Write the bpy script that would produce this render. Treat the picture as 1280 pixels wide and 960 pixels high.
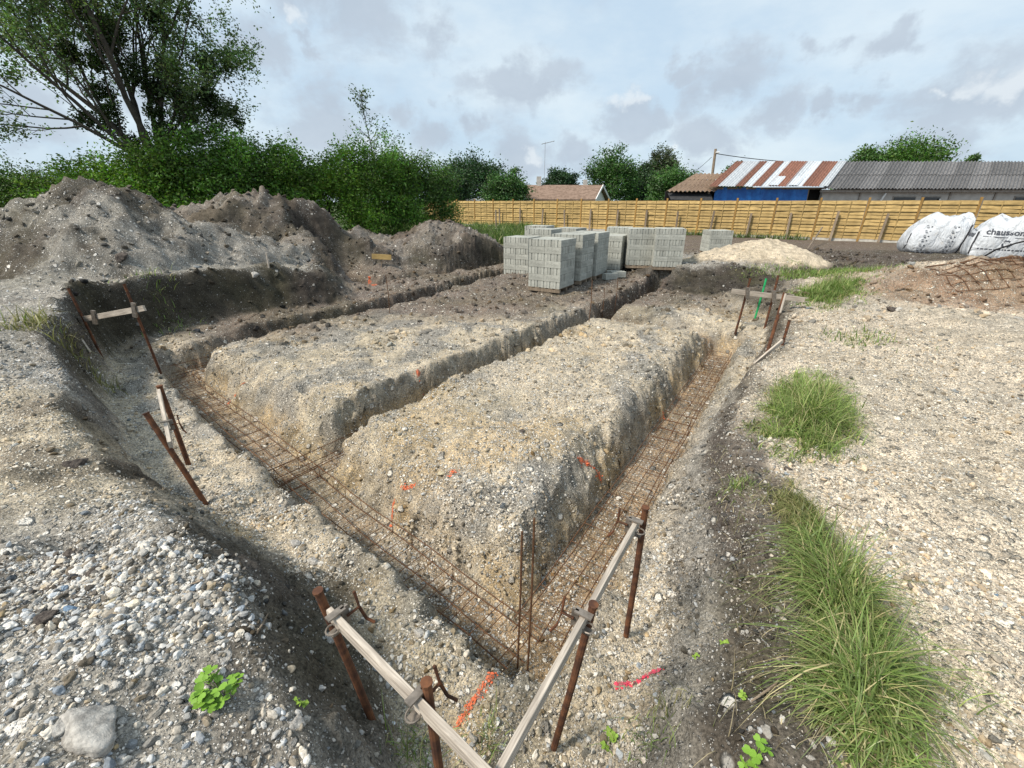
import bpy, math, random
import numpy as np
from mathutils import Vector, Matrix
from mathutils.bvhtree import BVHTree

random.seed(7)
R = math.radians
scene = bpy.context.scene
for o in list(bpy.data.objects):
    bpy.data.objects.remove(o)
COL = scene.collection

# ------------------------------------------------------------------ camera
EYE = 1.8
PITCH = math.atan(228 / 540)
cam = bpy.data.cameras.new('camera')
cam.sensor_width = 36
cam.lens = 36 * 540 / 1280
cam.clip_start = 0.05
cam.clip_end = 3000
cam_o = bpy.data.objects.new('camera', cam)
cam_o.location = (0, 0, EYE)
cam_o.rotation_euler = (math.pi / 2 - PITCH, 0, 0)
COL.objects.link(cam_o)
scene.camera = cam_o
_s, _c = math.sin(PITCH), math.cos(PITCH)


def ray(px, py):
    a = (px - 640) / 540
    b = (py - 480) / 540
    return a, _c - b * _s, -_s - b * _c


def U(px, py, z):
    """world point on the horizontal plane z"""
    dx, dy, dz = ray(px, py)
    t = (z - EYE) / dz
    return Vector((dx * t, dy * t, z))


def V(px, py, Y):
    """world point at the distance Y"""
    dx, dy, dz = ray(px, py)
    t = Y / dy
    return Vector((dx * t, Y, EYE + dz * t))


# ------------------------------------------------------------------ world, sun, exposure
SUN_DIR = Vector((-0.62, -0.30, 0.85)).normalized()       # towards the sun
world = bpy.data.worlds.new('World')
scene.world = world
world.use_nodes = True
wn, wl = world.node_tree.nodes, world.node_tree.links
wn.clear()


def wnode(t, **kw):
    n = wn.new(t)
    for k, v in kw.items():
        setattr(n, k, v)
    return n


def wmath(op, a, b=None, c=None, clamp=False):
    n = wnode('ShaderNodeMath', operation=op, use_clamp=clamp)
    for i, v in enumerate((a, b, c)):
        if v is None:
            continue
        if isinstance(v, (int, float)):
            n.inputs[i].default_value = v
        else:
            wl.new(v, n.inputs[i])
    return n.outputs[0]


def wmix(fac, a, b):
    n = wnode('ShaderNodeMix', data_type='RGBA')
    for i, v in ((0, fac), (6, a), (7, b)):
        if isinstance(v, (int, float)):
            n.inputs[i].default_value = v
        elif isinstance(v, tuple):
            n.inputs[i].default_value = (*v, 1)
        else:
            wl.new(v, n.inputs[i])
    return n.outputs[2]


def wsmooth(v, lo, hi):
    n = wnode('ShaderNodeMapRange', interpolation_type='SMOOTHSTEP')
    wl.new(v, n.inputs[0])
    n.inputs[1].default_value = lo
    n.inputs[2].default_value = hi
    return n.outputs[0]


sky = wnode('ShaderNodeTexSky', sky_type='NISHITA')
sky.sun_disc = False
sky.sun_elevation = math.asin(SUN_DIR.z)
sky.sun_rotation = math.atan2(SUN_DIR.x, SUN_DIR.y)
sky.dust_density = 2.0
tc = wnode('ShaderNodeTexCoord')
GEN = tc.outputs['Generated']


def wnoise(scale, detail, rough, sz=1.0, off=0.0, dist=0.0):
    m = wnode('ShaderNodeMapping')
    m.inputs['Scale'].default_value = (1, 1, sz)
    m.inputs['Location'].default_value = (off, off * .7, 0)
    wl.new(GEN, m.inputs[0])
    n = wnode('ShaderNodeTexNoise')
    n.inputs['Scale'].default_value = scale
    n.inputs['Detail'].default_value = detail
    n.inputs['Roughness'].default_value = rough
    n.inputs['Distortion'].default_value = dist
    wl.new(m.outputs[0], n.inputs['Vector'])
    return n.outputs[0]


_wn = wnode('ShaderNodeTexNoise')
_wn.inputs['Scale'].default_value = 9
_wn.inputs['Detail'].default_value = 5
_wn.inputs['Roughness'].default_value = .62
wl.new(GEN, _wn.inputs['Vector'])
_ws = wnode('ShaderNodeVectorMath', operation='SUBTRACT')
_ws.inputs[1].default_value = (.5, .5, .5)
wl.new(_wn.outputs['Color'], _ws.inputs[0])
_wa = wnode('ShaderNodeVectorMath', operation='MULTIPLY_ADD')
_wa.inputs[1].default_value = (.20, .20, .13)
wl.new(_ws.outputs[0], _wa.inputs[0])
wl.new(GEN, _wa.inputs[2])
WARPED = _wa.outputs[0]


def blobs(lst):
    tot = None
    for px, py, rad in lst:
        d = Vector(ray(px, py)).normalized()
        n = wnode('ShaderNodeVectorMath', operation='DISTANCE')
        m = wnode('ShaderNodeVectorMath', operation='MULTIPLY')
        m.inputs[1].default_value = (1, 1, 1.5)
        wl.new(WARPED, m.inputs[0])
        wl.new(m.outputs[0], n.inputs[0])
        n.inputs[1].default_value = (d.x, d.y, d.z * 1.5)
        r = rad / 560.0
        v = wmath('SUBTRACT', 1.0, wmath('DIVIDE', n.outputs['Value'], r), clamp=True)
        tot = v if tot is None else wmath('MAXIMUM', tot, v)
    return tot


n_big = wnoise(3.2, 7, .58, 2.2)
n_fine = wnoise(8.5, 9, .62, 1.8, 3.1, .3)
veil = wmix(wsmooth(n_big, .35, .68), (5.0, 6.35, 7.6), (6.6, 7.6, 8.25))
base = wmix(.86, sky.outputs[0], veil)
# grey cumulus bases
dk = blobs([(440, 5, 95), (380, 0, 70), (545, 45, 50), (650, 105, 75), (690, 115, 60), (625, 88, 45), (595, 155, 40),
            (560, 130, 28), (785, 150, 60), (820, 145, 35), (900, 110, 62), (868, 80, 32), (960, 140, 50), (1025, 137, 30),
            (1080, 132, 34), (1200, 118, 80), (1265, 110, 62), (410, 150, 85), (500, 150, 45), (545, 168, 50),
            (1015, 55, 28), (1105, 68, 32), (640, 190, 70), (720, 185, 55), (880, 180, 60), (1160, 200, 70), (320, 60, 60),
            (150, 90, 60), (40, 140, 60), (250, 170, 70), (390, 55, 22)])
dsum = wmath('ADD', wmath('MULTIPLY', dk, .62), wmath('MULTIPLY', n_fine, .95))
dmask = wsmooth(dsum, .62, .95)
# scattered cloud over the rest of the sky
gmask = wmath('MULTIPLY', wsmooth(wnoise(5.0, 8, .6, 2.4, 7.7, .2), .56, .72), .32)
base = wmix(gmask, base, (4.3, 5.0, 5.9))
base = wmix(wmath('MULTIPLY', dmask, .85), base, wmix(n_fine, (3.4, 4.05, 4.9), (4.9, 5.6, 6.4)))
# sunlit edges of some clouds
br = blobs([(775, 128, 30), (795, 122, 24), (1215, 100, 30), (1265, 96, 34), (1165, 118, 18), (370, 28, 22),
            (665, 190, 26), (760, 205, 24), (440, 172, 26), (825, 195, 20)])
bsum = wmath('ADD', wmath('MULTIPLY', br, .55), wmath('MULTIPLY', n_fine, .95))
bmask = wsmooth(bsum, .68, .95)
base = wmix(wmath('MULTIPLY', bmask, .55), base, (7.4, 7.9, 8.2))
bg = wnode('ShaderNodeBackground')
wl.new(base, bg.inputs[0])
bg.inputs[1].default_value = 0.1
wo = wnode('ShaderNodeOutputWorld')
wl.new(bg.outputs[0], wo.inputs[0])

sun = bpy.data.lights.new('sun', 'SUN')
sun.energy = 4.2
sun.angle = R(11)
sun.color = (1.0, 0.92, 0.80)
sun_o = bpy.data.objects.new('sun', sun)
sun_o.rotation_euler = (-SUN_DIR).to_track_quat('-Z', 'Y').to_euler()
sun_o.location = SUN_DIR * 50
COL.objects.link(sun_o)

scene.render.engine = 'CYCLES'
vs = scene.view_settings
vs.view_transform = 'Standard'
vs.look = 'None'
vs.exposure = 0.30
vs.gamma = 1.0
vs.use_curve_mapping = False


# ------------------------------------------------------------------ helpers
def tag(o, label=None, cat=None, group=None, kind=None):
    if label:
        o['label'] = label
    if cat:
        o['category'] = cat
    if group:
        o['group'] = group
    if kind:
        o['kind'] = kind
    return o


def empty(name, loc=(0, 0, 0), rz=0.0, label=None, cat=None, group=None):
    o = bpy.data.objects.new(name, None)
    o.empty_display_size = .1
    o.location = loc
    o.rotation_euler = (0, 0, rz)
    COL.objects.link(o)
    return tag(o, label, cat, group)


def link(name, me, parent=None, loc=None, rot=None):
    o = bpy.data.objects.new(name, me)
    COL.objects.link(o)
    if parent:
        o.parent = parent
    if loc is not None:
        o.location = loc
    if rot is not None:
        o.rotation_euler = rot
    return o


def np_mesh(name, v, f, mat, smooth=False):
    """v (n,3); f (m,k) all the same length"""
    v = np.asarray(v, np.float32)
    f = np.asarray(f, np.int32)
    me = bpy.data.meshes.new(name)
    me.vertices.add(len(v))
    me.vertices.foreach_set('co', v.ravel())
    k = f.shape[1]
    me.loops.add(f.size)
    me.loops.foreach_set('vertex_index', f.ravel())
    me.polygons.add(len(f))
    me.polygons.foreach_set('loop_start', np.arange(0, f.size, k, dtype=np.int32))
    me.polygons.foreach_set('loop_total', np.full(len(f), k, np.int32))
    me.update(calc_edges=True)
    me.polygons.foreach_set('use_smooth', np.full(len(f), bool(smooth)))
    if mat:
        me.materials.append(mat)
    return me


def set_col(me, name, rgb):
    a = me.attributes.new(name, 'FLOAT_COLOR', 'POINT')
    c = np.ones((len(rgb), 4), np.float32)
    c[:, :3] = rgb
    a.data.foreach_set('color', c.ravel())


class MB:
    """collects simple shapes; build() links them as one mesh"""
    def __init__(self):
        self.v, self.f = [], []

    def add(self, vs, fs):
        n = len(self.v)
        self.v += [tuple(p) for p in vs]
        self.f += [tuple(i + n for i in q) for q in fs]
        return self

    def box(self, c, s, m=None):
        x, y, z = s[0] / 2, s[1] / 2, s[2] / 2
        vs = [Vector((a * x, b * y, d * z)) for d in (-1, 1) for a, b in ((-1, -1), (1, -1), (1, 1), (-1, 1))]
        if m:
            vs = [m @ p for p in vs]
        c = Vector(c)
        return self.add([p + c for p in vs],
                        [(3, 2, 1, 0), (4, 5, 6, 7), (0, 1, 5, 4), (1, 2, 6, 5), (2, 3, 7, 6), (3, 0, 4, 7)])

    def beam(self, a, b, w, h, up=Vector((0, 0, 1)), bev=0.0):
        a, b = Vector(a), Vector(b)
        d = (b - a).normalized()
        s = d.cross(up).normalized()
        u = s.cross(d)
        if bev:
            prof = [(-w + bev, -h), (w - bev, -h), (w, -h + bev), (w, h - bev), (w - bev, h), (-w + bev, h), (-w, h - bev), (-w, -h + bev)]
        else:
            prof = [(-w, -h), (w, -h), (w, h), (-w, h)]
        prof = [(p * .5 if not bev else p * .5, q * .5) for p, q in prof]
        n = len(prof)
        vs = [a + s * p + u * q for p, q in prof] + [b + s * p + u * q for p, q in prof]
        fs = [tuple(range(n - 1, -1, -1)), tuple(range(n, 2 * n))]
        fs += [(i, (i + 1) % n, n + (i + 1) % n, n + i) for i in range(n)]
        return self.add(vs, fs)

    def tube(self, pts, r, n=6, caps=True):
        pts = [Vector(p) for p in pts]
        rs = r if isinstance(r, (list, tuple)) else [r] * len(pts)
        vs, fs = [], []
        ref = Vector((0.31, 0.17, 0.93))
        for i, p in enumerate(pts):
            d = (pts[min(i + 1, len(pts) - 1)] - pts[max(i - 1, 0)])
            if d.length < 1e-9:
                d = Vector((0, 0, 1))
            d.normalize()
            rr = ref if abs(d.dot(ref)) < .95 else Vector((1, 0, 0))
            s = d.cross(rr).normalized()
            u = s.cross(d)
            for k in range(n):
                a = 2 * math.pi * k / n
                vs.append(p + (s * math.cos(a) + u * math.sin(a)) * rs[i])
        for i in range(len(pts) - 1):
            for k in range(n):
                a, b = i * n + k, i * n + (k + 1) % n
                fs.append((a, b, b + n, a + n))
        if caps:
            fs.append(tuple(range(n - 1, -1, -1)))
            m = (len(pts) - 1) * n
            fs.append(tuple(range(m, m + n)))
        return self.add(vs, fs)

    def mesh(self, name, mat, smooth=False):
        me = bpy.data.meshes.new(name)
        me.from_pydata([tuple(p) for p in self.v], [], self.f)
        me.update()
        if smooth:
            me.polygons.foreach_set('use_smooth', [True] * len(me.polygons))
        if mat:
            me.materials.append(mat)
        return me

    def build(self, name, mat, parent=None, smooth=False, loc=None, rot=None):
        return link(name, self.mesh(name, mat, smooth), parent, loc, rot)


# ------------------------------------------------------------------ numpy noise
def _hash(ix, iy, seed):
    h = (ix.astype(np.int64) * 374761393 + iy.astype(np.int64) * 668265263 + seed * 1274126177) & 0xffffffff
    h = ((h ^ (h >> 13)) * 1274126177) & 0xffffffff
    h = ((h ^ (h >> 16)) * 2246822519) & 0xffffffff
    return ((h ^ (h >> 15)) & 0xffffff) / float(0xffffff)


def vnoise(x, y, seed=0):
    x = np.asarray(x, float)
    y = np.asarray(y, float)
    ix, iy = np.floor(x), np.floor(y)
    fx, fy = x - ix, y - iy
    u = fx * fx * fx * (fx * (fx * 6 - 15) + 10)
    w = fy * fy * fy * (fy * (fy * 6 - 15) + 10)
    a = _hash(ix, iy, seed)
    b = _hash(ix + 1, iy, seed)
    c = _hash(ix, iy + 1, seed)
    d = _hash(ix + 1, iy + 1, seed)
    return ((a + (b - a) * u) * (1 - w) + (c + (d - c) * u) * w) * 2 - 1


def fbm(x, y, octv=4, seed=0, gain=.5):
    t, amp, n = 0, 1.0, 0
    for i in range(octv):
        t = t + amp * vnoise(x * 2 ** i + 17.3 * i, y * 2 ** i - 9.1 * i, seed + i)
        n += amp
        amp *= gain
    return t / n


def ridged(x, y, octv=4, seed=0):
    t, amp, n = 0, 1.0, 0
    for i in range(octv):
        t = t + amp * (1 - np.abs(vnoise(x * 2 ** i + 3.3 * i, y * 2 ** i - 5.1 * i, seed + i)) * 2)
        n += amp
        amp *= .5
    return t / n


def sstep(a, b, x):
    t = np.clip((x - a) / (b - a), 0, 1)
    return t * t * (3 - 2 * t)


def seg_dist(x, y, a, b):
    ax, ay = a
    bx, by = b
    dx, dy = bx - ax, by - ay
    t = np.clip(((x - ax) * dx + (y - ay) * dy) / (dx * dx + dy * dy), 0, 1)
    return np.hypot(x - ax - t * dx, y - ay - t * dy)


def poly_sd(x, y, poly):
    """signed distance to a polygon, positive inside"""
    d = np.full(np.shape(x), 1e9)
    ins = np.zeros(np.shape(x), bool)
    n = len(poly)
    for i in range(n):
        a, b = poly[i], poly[(i + 1) % n]
        d = np.minimum(d, seg_dist(x, y, a, b))
        if a[1] != b[1]:
            c = ((a[1] > y) != (b[1] > y)) & (x < (b[0] - a[0]) * (y - a[1]) / (b[1] - a[1]) + a[0])
            ins ^= c
    return np.where(ins, d, -d)


# ------------------------------------------------------------------ terrain
EXC = [(-.30, .42), (-.62, .80), (-.98, 1.18), (-1.55, 1.62), (-2.35, 2.18), (-3.15, 2.72), (-3.95, 3.4), (-5.1, 4.55), (-6.2, 5.85), (-6.9, 7.0),
       (-6.4, 8.3), (-5.4, 9.8), (-4.6, 10.6), (-5.3, 12.2), (-6.4, 13.2), (-7.2, 14.6), (-5.6, 15.2), (-4.0, 15.0), (-2.4, 15.5), (-.6, 17.2), (.5, 19.6),
       (3.2, 18.6), (4.1, 14.2), (4.5, 12.6), (6.0, 12.1), (7.2, 10.9), (5.6, 8.6), (4.15, 6.3), (2.9, 4.75), (2.25, 3.7),
       (1.78, 2.8), (1.58, 2.1), (1.32, 1.5), (1.08, 1.12), (.80, .62), (.25, .30)]
C0 = (.08, 1.84)
J1 = (-2.25, 3.79)
K1 = (-5.45, 6.5)
TR_END = (3.98, 7.75)
TM_END = (4.5, 12.9)
T3_END = (1.2, 16.2)
TRENCH = [  # a, b, half width, bottom, run of the wall, run of the outer wall
    (C0, J1, .24, -.97, .55, .13), (J1, K1, .24, -.95, .45, .13), (C0, TR_END, .25, -.96, .34, .16), (J1, TM_END, .17, -.93, .16, .16),
    (K1, T3_END, .20, -.86, .16, .16), ((2.0, 9.3), (3.95, 7.9), .12, -.62, .5, .5), ((-3.9, 12.6), (.6, 17.6), .22, -.62, .3, .3), ((-6.3, 14.2), (-3.9, 12.6), .22, -.6, .3, .3)]
HEAPS = [  # name, cx, cy, height, rx, ry, rot, seed
    ('gravel_heap', -9.1, 9.7, 1.88, 3.7, 3.0, .2, 11),
    ('gravel_heap', -7.2, 10.9, 1.12, 2.5, 1.7, .75, 12),
    ('soil_heap', -8.0, 14.2, 2.0, 4.9, 3.2, -.25, 13),
    ('soil_heap', -2.9, 17.1, 1.0, 2.6, 2.1, .35, 14),
    ('sand_heap', 7.6, 13.7, .80, 2.5, 1.9, 0, 15),
    ('soil_heap', 10.2, 8.9, .62, 3.2, 1.4, -.35, 16),
    ('sand_heap', 8.1, 10.3, .30, 1.3, .8, 0, 17),
    ('gravel_heap', -13.5, 8.8, 1.7, 4.5, 3.4, 0, 18),
    ('soil_heap', -6.0, 16.6, .85, 2.8, 1.9, -.2, 19),
]


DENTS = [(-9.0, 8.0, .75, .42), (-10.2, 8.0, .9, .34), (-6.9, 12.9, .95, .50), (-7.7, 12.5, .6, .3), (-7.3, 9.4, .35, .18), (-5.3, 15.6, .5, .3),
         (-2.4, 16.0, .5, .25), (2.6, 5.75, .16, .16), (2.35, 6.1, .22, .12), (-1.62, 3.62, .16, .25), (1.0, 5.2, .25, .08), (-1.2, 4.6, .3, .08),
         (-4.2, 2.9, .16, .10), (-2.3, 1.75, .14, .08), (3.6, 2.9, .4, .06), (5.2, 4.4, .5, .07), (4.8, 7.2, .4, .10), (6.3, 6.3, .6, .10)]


def terrain(x, y):
    x = np.asarray(x, float)
    y = np.asarray(y, float)
    o = {}
    n1 = fbm(x * .35, y * .35, 4, 1)
    n2 = fbm(x * 1.3, y * 1.3, 4, 5)
    n3 = fbm(x * 5.0, y * 5.0, 4, 9)
    n4 = fbm(x * 17.0, y * 17.0, 3, 13)
    near = 1 - sstep(15, 26, np.hypot(x, y))
    base = .06 * n1 + .11 * sstep(2.0, 4.5, x) * (1 - sstep(12, 16, y)) * fbm(x * .75, y * .75, 3, 71)
    left = sstep(-.2, -1.7, x) * (1 - sstep(11, 17, y))
    base = base + .27 * left + .13 * left * n2
    base = base + .28 * sstep(-3.2, -7, x) * (1 - sstep(9, 12, y)) 
    base = base - .17 * np.exp(-(((x + 2.7) / 1.0) ** 2 + ((y - 2.4) / .9) ** 2))
    # the near gravel shoulder by the camera rises a little
    base = base + .10 * sstep(-.6, -1.4, x) * (1 - sstep(1.2, 2.6, y))
    base = base + .12 * sstep(2.2, 5, x) * (1 - sstep(8, 14, y)) * (.5 + n2)
    base = base + .14 * sstep(8, 13, x) * (1 - sstep(14, 20, y)) + .10 * sstep(9, 12, x) * sstep(10, 11.5, y) * (1 - sstep(15, 18, y)) * (.6 + n2)
    base = base + .24 * np.exp(-(((x - 5.9) / 1.5) ** 2 + ((y - 12.2) / .9) ** 2))
    hidx = np.full(x.shape, -1)
    hcon = np.zeros(x.shape)
    for i, (nm, cx, cy, hh, rx, ry, ro, sd) in enumerate(HEAPS):
        ca, sa = math.cos(ro), math.sin(ro)
        ux = ((x - cx) * ca + (y - cy) * sa) / rx
        uy = (-(x - cx) * sa + (y - cy) * ca) / ry
        r = np.hypot(ux, uy)
        ang = np.arctan2(uy, ux)
        r = r * (1 + .20 * vnoise(np.cos(ang) * 1.7 + sd, np.sin(ang) * 1.7 + sd * .3, sd) + .15 * n2 + .035 * n3)
        prof = np.clip(1.06 - np.sqrt(r * r + .03), 0, 1)
        if 'sand' not in nm:
            prof = np.tanh(1.3 * prof) / math.tanh(1.3 * .89)
        foot = prof * prof * 1.6
        prof = np.where(prof < .3, np.minimum(prof, np.maximum(foot, prof * .8)), prof)
        rg = ridged(x * .8 + sd, y * .8, 3, sd)
        amp = .08 if 'sand' in nm else .24
        z = hh * prof * (1 + amp * rg * sstep(0, .4, prof) + .08 * n3)
        con = z - base
        upd = con > 0
        base = np.where(upd, z, base)
        hidx = np.where(upd & (con > .05), i, hidx)
        hcon = np.where(upd, con, hcon)
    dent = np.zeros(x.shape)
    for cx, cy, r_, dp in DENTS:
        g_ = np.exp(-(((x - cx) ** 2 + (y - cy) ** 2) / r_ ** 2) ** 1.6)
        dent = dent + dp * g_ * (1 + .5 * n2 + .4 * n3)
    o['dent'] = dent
    # excavation
    sd = poly_sd(x, y, EXC) + .13 * n2 + .06 * n3
    bankw = .34 + .28 * sstep(-.5, .5, x) * (1 - sstep(3, 5, y)) + .28 * sstep(-.3, -.9, x) * (1 - sstep(2.2, 3.4, y)) + .4 * sstep(7, 11, y)
    bankw = bankw + 1.5 * np.exp(-(((x - 5.6) / 1.7) ** 2 + ((y - 11.0) / 1.6) ** 2))
    t = np.clip(sd / bankw, 0, 1)
    t = t * t * (3 - 2 * t) * .5 + .5 * t
    plat = -.42 + .03 * n2 + .05 * n1 + .17 * sstep(9, 13, y)
    # the outer bench, left and front, lies a little lower
    ld = (x - C0[0]) * -.646 + (y - C0[1]) * -.764
    rd = (x - C0[0]) * .835 + (y - C0[1]) * -.55
    plat = plat - .10 * sstep(.1, .5, ld) - .14 * sstep(.1, .4, rd) * (1 - sstep(5, 7, y))
    plat = plat + .05 * sstep(.25, 1.2, -ld) * sstep(.2, 1.0, -rd) * (1 - sstep(9, 11, y))
    h = base * (1 - t) + plat * t - dent
    # trenches
    td = np.full(x.shape, 9.0)
    tw = np.zeros(x.shape)
    outer = sstep(-.05, .05, np.maximum(ld, rd))
    for a, b, hw, bz, run, orun in TRENCH:
        d = seg_dist(x, y, a, b) + .07 * n2 + .07 * n3 + .022 * n4
        td = np.minimum(td, d - hw)
        s = np.clip((d - hw) / ((run + (orun - run) * outer) * (1 + .55 * n2)), 0, 1)
        s = 1 - (1 - s) ** (2.0 if run > .3 else 1.5)
        zb = bz + .02 * n3 + s * np.maximum(h - bz, 0)
        h = np.where(d < hw + 1.2, np.minimum(h, zb), h)
    o['floor'] = 1 - sstep(-.06, .05, td)
    o['wall'] = (1 - sstep(.10, .26, td)) * (1 - o['floor'])
    # clods and grit
    rough = .35 + .65 * sstep(.0, .25, t * (1 - t) * 4) + .85 * ((hidx >= 0) & (hidx != 4) & (hidx != 6)) * (1 - t)
    rough = rough * (1 - .45 * o['floor'])
    lump = np.maximum(ridged(x * 2.6, y * 2.6, 3, 31), 0) ** 2
    clod = np.maximum(fbm(x * 9, y * 9, 3, 51) - .12, 0)
    h = h + near * rough * (.050 * n3 + .026 * n4 + .05 * lump * sstep(-.2, .2, n2) + .085 * clod)
    h = h + near * (1 - o['floor']) * .07 * fbm(x * 2.4, y * 2.4, 3, 61)
    h = h + (1 - near) * .05 * n2
    # eroded runnels on the banks
    h = h - .05 * np.clip(t * (1 - t) * 4, 0, 1) * np.maximum(ridged(x * 3.1, y * 3.1, 3, 41), 0)
    o.update(h=h, sd=sd, t=t, td=td, hidx=np.where(t > .35, -1, hidx), hcon=hcon, n1=n1, n2=n2, n3=n3, n4=n4, base=base, ld=ld, rd=rd)
    return o


GRASS = [  # centre, radii, rot : where the grass grows
    (1.60, 1.55, .42, .13, 1.25), (1.38, 1.12, .36, .15, 1.0), (1.78, 2.15, .34, .12, 1.4),
    (2.72, 3.55, .85, .32, .95), (6.7, 9.1, 1.6, .55, .85), (8.9, 11.2, 2.2, .75, -.1), (15.6, 12.0, 1.6, .6, .0)]


def grass_w(x, y):
    g = np.zeros(np.shape(x))
    for cx, cy, rx, ry, ro in GRASS:
        ca, sa = math.cos(ro), math.sin(ro)
        ux = ((x - cx) * ca + (y - cy) * sa) / rx
        uy = (-(x - cx) * sa + (y - cy) * ca) / ry
        g = np.maximum(g, 1 - np.hypot(ux, uy))
    return g


DARK = np.array((.060, .050, .043))
BROWN = np.array((.135, .104, .086))
BEIGE = np.array((.56, .475, .355))
GREY = np.array((.33, .305, .268))
OCHRE = np.array((.52, .385, .22))
RUST = np.array((.215, .132, .085))
SAND = np.array((.54, .45, .335))
GREEN = np.array((.055, .085, .022))
P_GREY = np.array((.64, .61, .56))
P_BEIGE = np.array((.69, .625, .52))


def zones(o, x, y):
    """soil colour, pebble colour and pebble cover at each point"""
    def mx(c, w, k):
        return c + (np.asarray(k) - c) * np.clip(w, 0, 1)[:, None]
    n1, n2, n3 = o['n1'], o['n2'], o['n3']
    patch = fbm(x * .8 + 40, y * .8, 4, 77)
    patch2 = fbm(x * 2.1 + 11, y * 2.1, 4, 91)
    N = len(x)
    c = np.tile(GREY, (N, 1))
    p = np.tile(P_GREY, (N, 1))
    peb = np.full(N, .62)
    # left: grey gravel with a beige tongue
    lb = np.exp(-(((x + 3.9) / 2.0) ** 2 + ((y - 2.6) / 1.1) ** 2))
    lb = sstep(.25, .7, lb + .25 * patch)
    c = mx(c, lb, BEIGE * .95)
    p = mx(p, lb, P_BEIGE)
    dk = sstep(.05, .45, patch2 + .2 * n3) * (x < 0)
    c = mx(c, dk * .75, DARK * 1.5)
    peb = peb - .22 * dk
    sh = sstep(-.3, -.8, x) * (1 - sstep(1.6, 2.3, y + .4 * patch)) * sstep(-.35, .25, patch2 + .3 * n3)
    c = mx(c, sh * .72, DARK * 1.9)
    # left heaps: dark soil faces showing through
    hp = (o['hidx'] >= 0) * 1.0
    soil = np.isin(o['hidx'], [2, 3, 8]) * 1.0
    c = mx(c, hp * .5, GREY * .62)
    hd = sstep(-.05, .28, patch + .45 * n2 + .25 * n3) * hp
    c = mx(c, hd * .9, DARK * 1.3)
    c = mx(c, soil * .6, BROWN)
    peb = peb - .35 * hd - .25 * soil
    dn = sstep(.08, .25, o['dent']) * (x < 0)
    c = mx(c, dn * .85, DARK * 1.3)  # dark soil in the dents, with the shade of the hollows painted in
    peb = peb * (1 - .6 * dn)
    # right: beige gravel
    rt = sstep(.8, 1.6, x) * (1 - sstep(10.5, 13, y))
    c = mx(c, rt, np.array((.61, .515, .40)))
    p = mx(p, rt, P_BEIGE)
    peb = peb + .1 * rt
    rg = sstep(.1, .5, patch) * rt
    c = mx(c, rg * .4, np.array((.36, .335, .29)))
    # behind, right: turned brown soil, and far away grass
    bk = sstep(10.2, 11.6, y + .8 * n2) * sstep(6, 8, x)
    c = mx(c, bk, BROWN * .6)
    peb = peb * (1 - .7 * bk)
    rs = np.exp(-(((x - 8.9) / 2.7) ** 2 + ((y - 8.3) / 1.15) ** 2))
    rs = sstep(.3, .75, rs + .3 * n2)
    c = mx(c, rs * .8, RUST * (1.2))
    peb = peb * (1 - .4 * rs)
    rs2 = (o['hidx'] == 5) * sstep(-.25, .35, patch2)
    c = mx(c, rs2 * .7, RUST)
    sandm = np.isin(o['hidx'], [4, 6]) * sstep(.03, .15, o['hcon'])
    c = mx(c, sandm, SAND)
    p = mx(p, sandm, P_BEIGE)
    peb = peb * (1 - .45 * sandm)
    far = sstep(15.5, 18.5, y + 1.2 * n2)
    c = mx(c, far * (hp < .5), BROWN * (1.0 + .25 * n2[:, None]))
    gr = sstep(19, 23, y - .35 * x + 1.5 * n1) * (x < 3) + sstep(34, 38, y)
    gr = np.maximum(gr, sstep(13, 16, -x) * (hp < .5))
    c = mx(c, gr * (hp < .5), GREEN)
    peb = peb * (1 - .8 * np.maximum(far, np.clip(gr, 0, 1)))
    # inside the dig
    t = o['t']
    tin = sstep(.55, .95, t)
    pl = mx(np.tile(BEIGE * .95, (N, 1)), sstep(-.05, .35, patch2), GREY * .85)
    pl = mx(pl, sstep(.18, .55, patch + .3 * n3) * .75, OCHRE * .95)
    back = sstep(7.6, 9.6, y - .25 * x + 1.2 * patch)
    pl = mx(pl, back * .92, BROWN * 1.0)
    c = mx(c, tin, pl)
    p = mx(p, tin, (P_GREY + P_BEIGE) / 2)
    peb = peb * (1 - tin) + tin * (.58 - .30 * back + .12 * patch2)
    # banks of dark topsoil
    bank = sstep(.02, .16, t) * (1 - sstep(.62, .95, t + .15 * patch2))
    topedge = sstep(-.22, .0, o['sd'] + .1 * n2) * (1 - tin)
    lnear = (x < .2) * (1 - sstep(3.4, 4.6, y)) * (1 - .55 * sstep(.1, .4, patch2 + .3 * n3))
    c = mx(c, np.maximum(bank, .8 * topedge * (y > 4)) * .93 * (1 - .55 * lnear), DARK * (1.0 + .45 * n3[:, None]))
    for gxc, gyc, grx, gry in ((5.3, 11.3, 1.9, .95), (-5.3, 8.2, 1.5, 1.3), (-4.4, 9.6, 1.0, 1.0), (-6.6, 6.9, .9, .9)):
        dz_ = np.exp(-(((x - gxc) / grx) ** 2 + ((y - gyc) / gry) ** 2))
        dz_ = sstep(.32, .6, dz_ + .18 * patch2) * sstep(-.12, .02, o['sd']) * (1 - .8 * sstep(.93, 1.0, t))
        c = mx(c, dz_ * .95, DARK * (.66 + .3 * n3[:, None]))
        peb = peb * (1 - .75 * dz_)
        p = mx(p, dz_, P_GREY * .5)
    rlow = sstep(.3, .8, x) * (1 - sstep(4.5, 6, y)) * sstep(.22, .5, t + .12 * patch2) * (1 - tin)
    c = mx(c, rlow * .9, GREY * .80)
    peb = peb + .22 * rlow
    rnear = (1 - sstep(.2, .45, t)) * sstep(.5, .9, x) * (1 - sstep(3.0, 4.2, y)) * sstep(-.32, -.12, o['sd'])
    c = mx(c, rnear * (1 - tin) * .9, DARK * 1.35)
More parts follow.
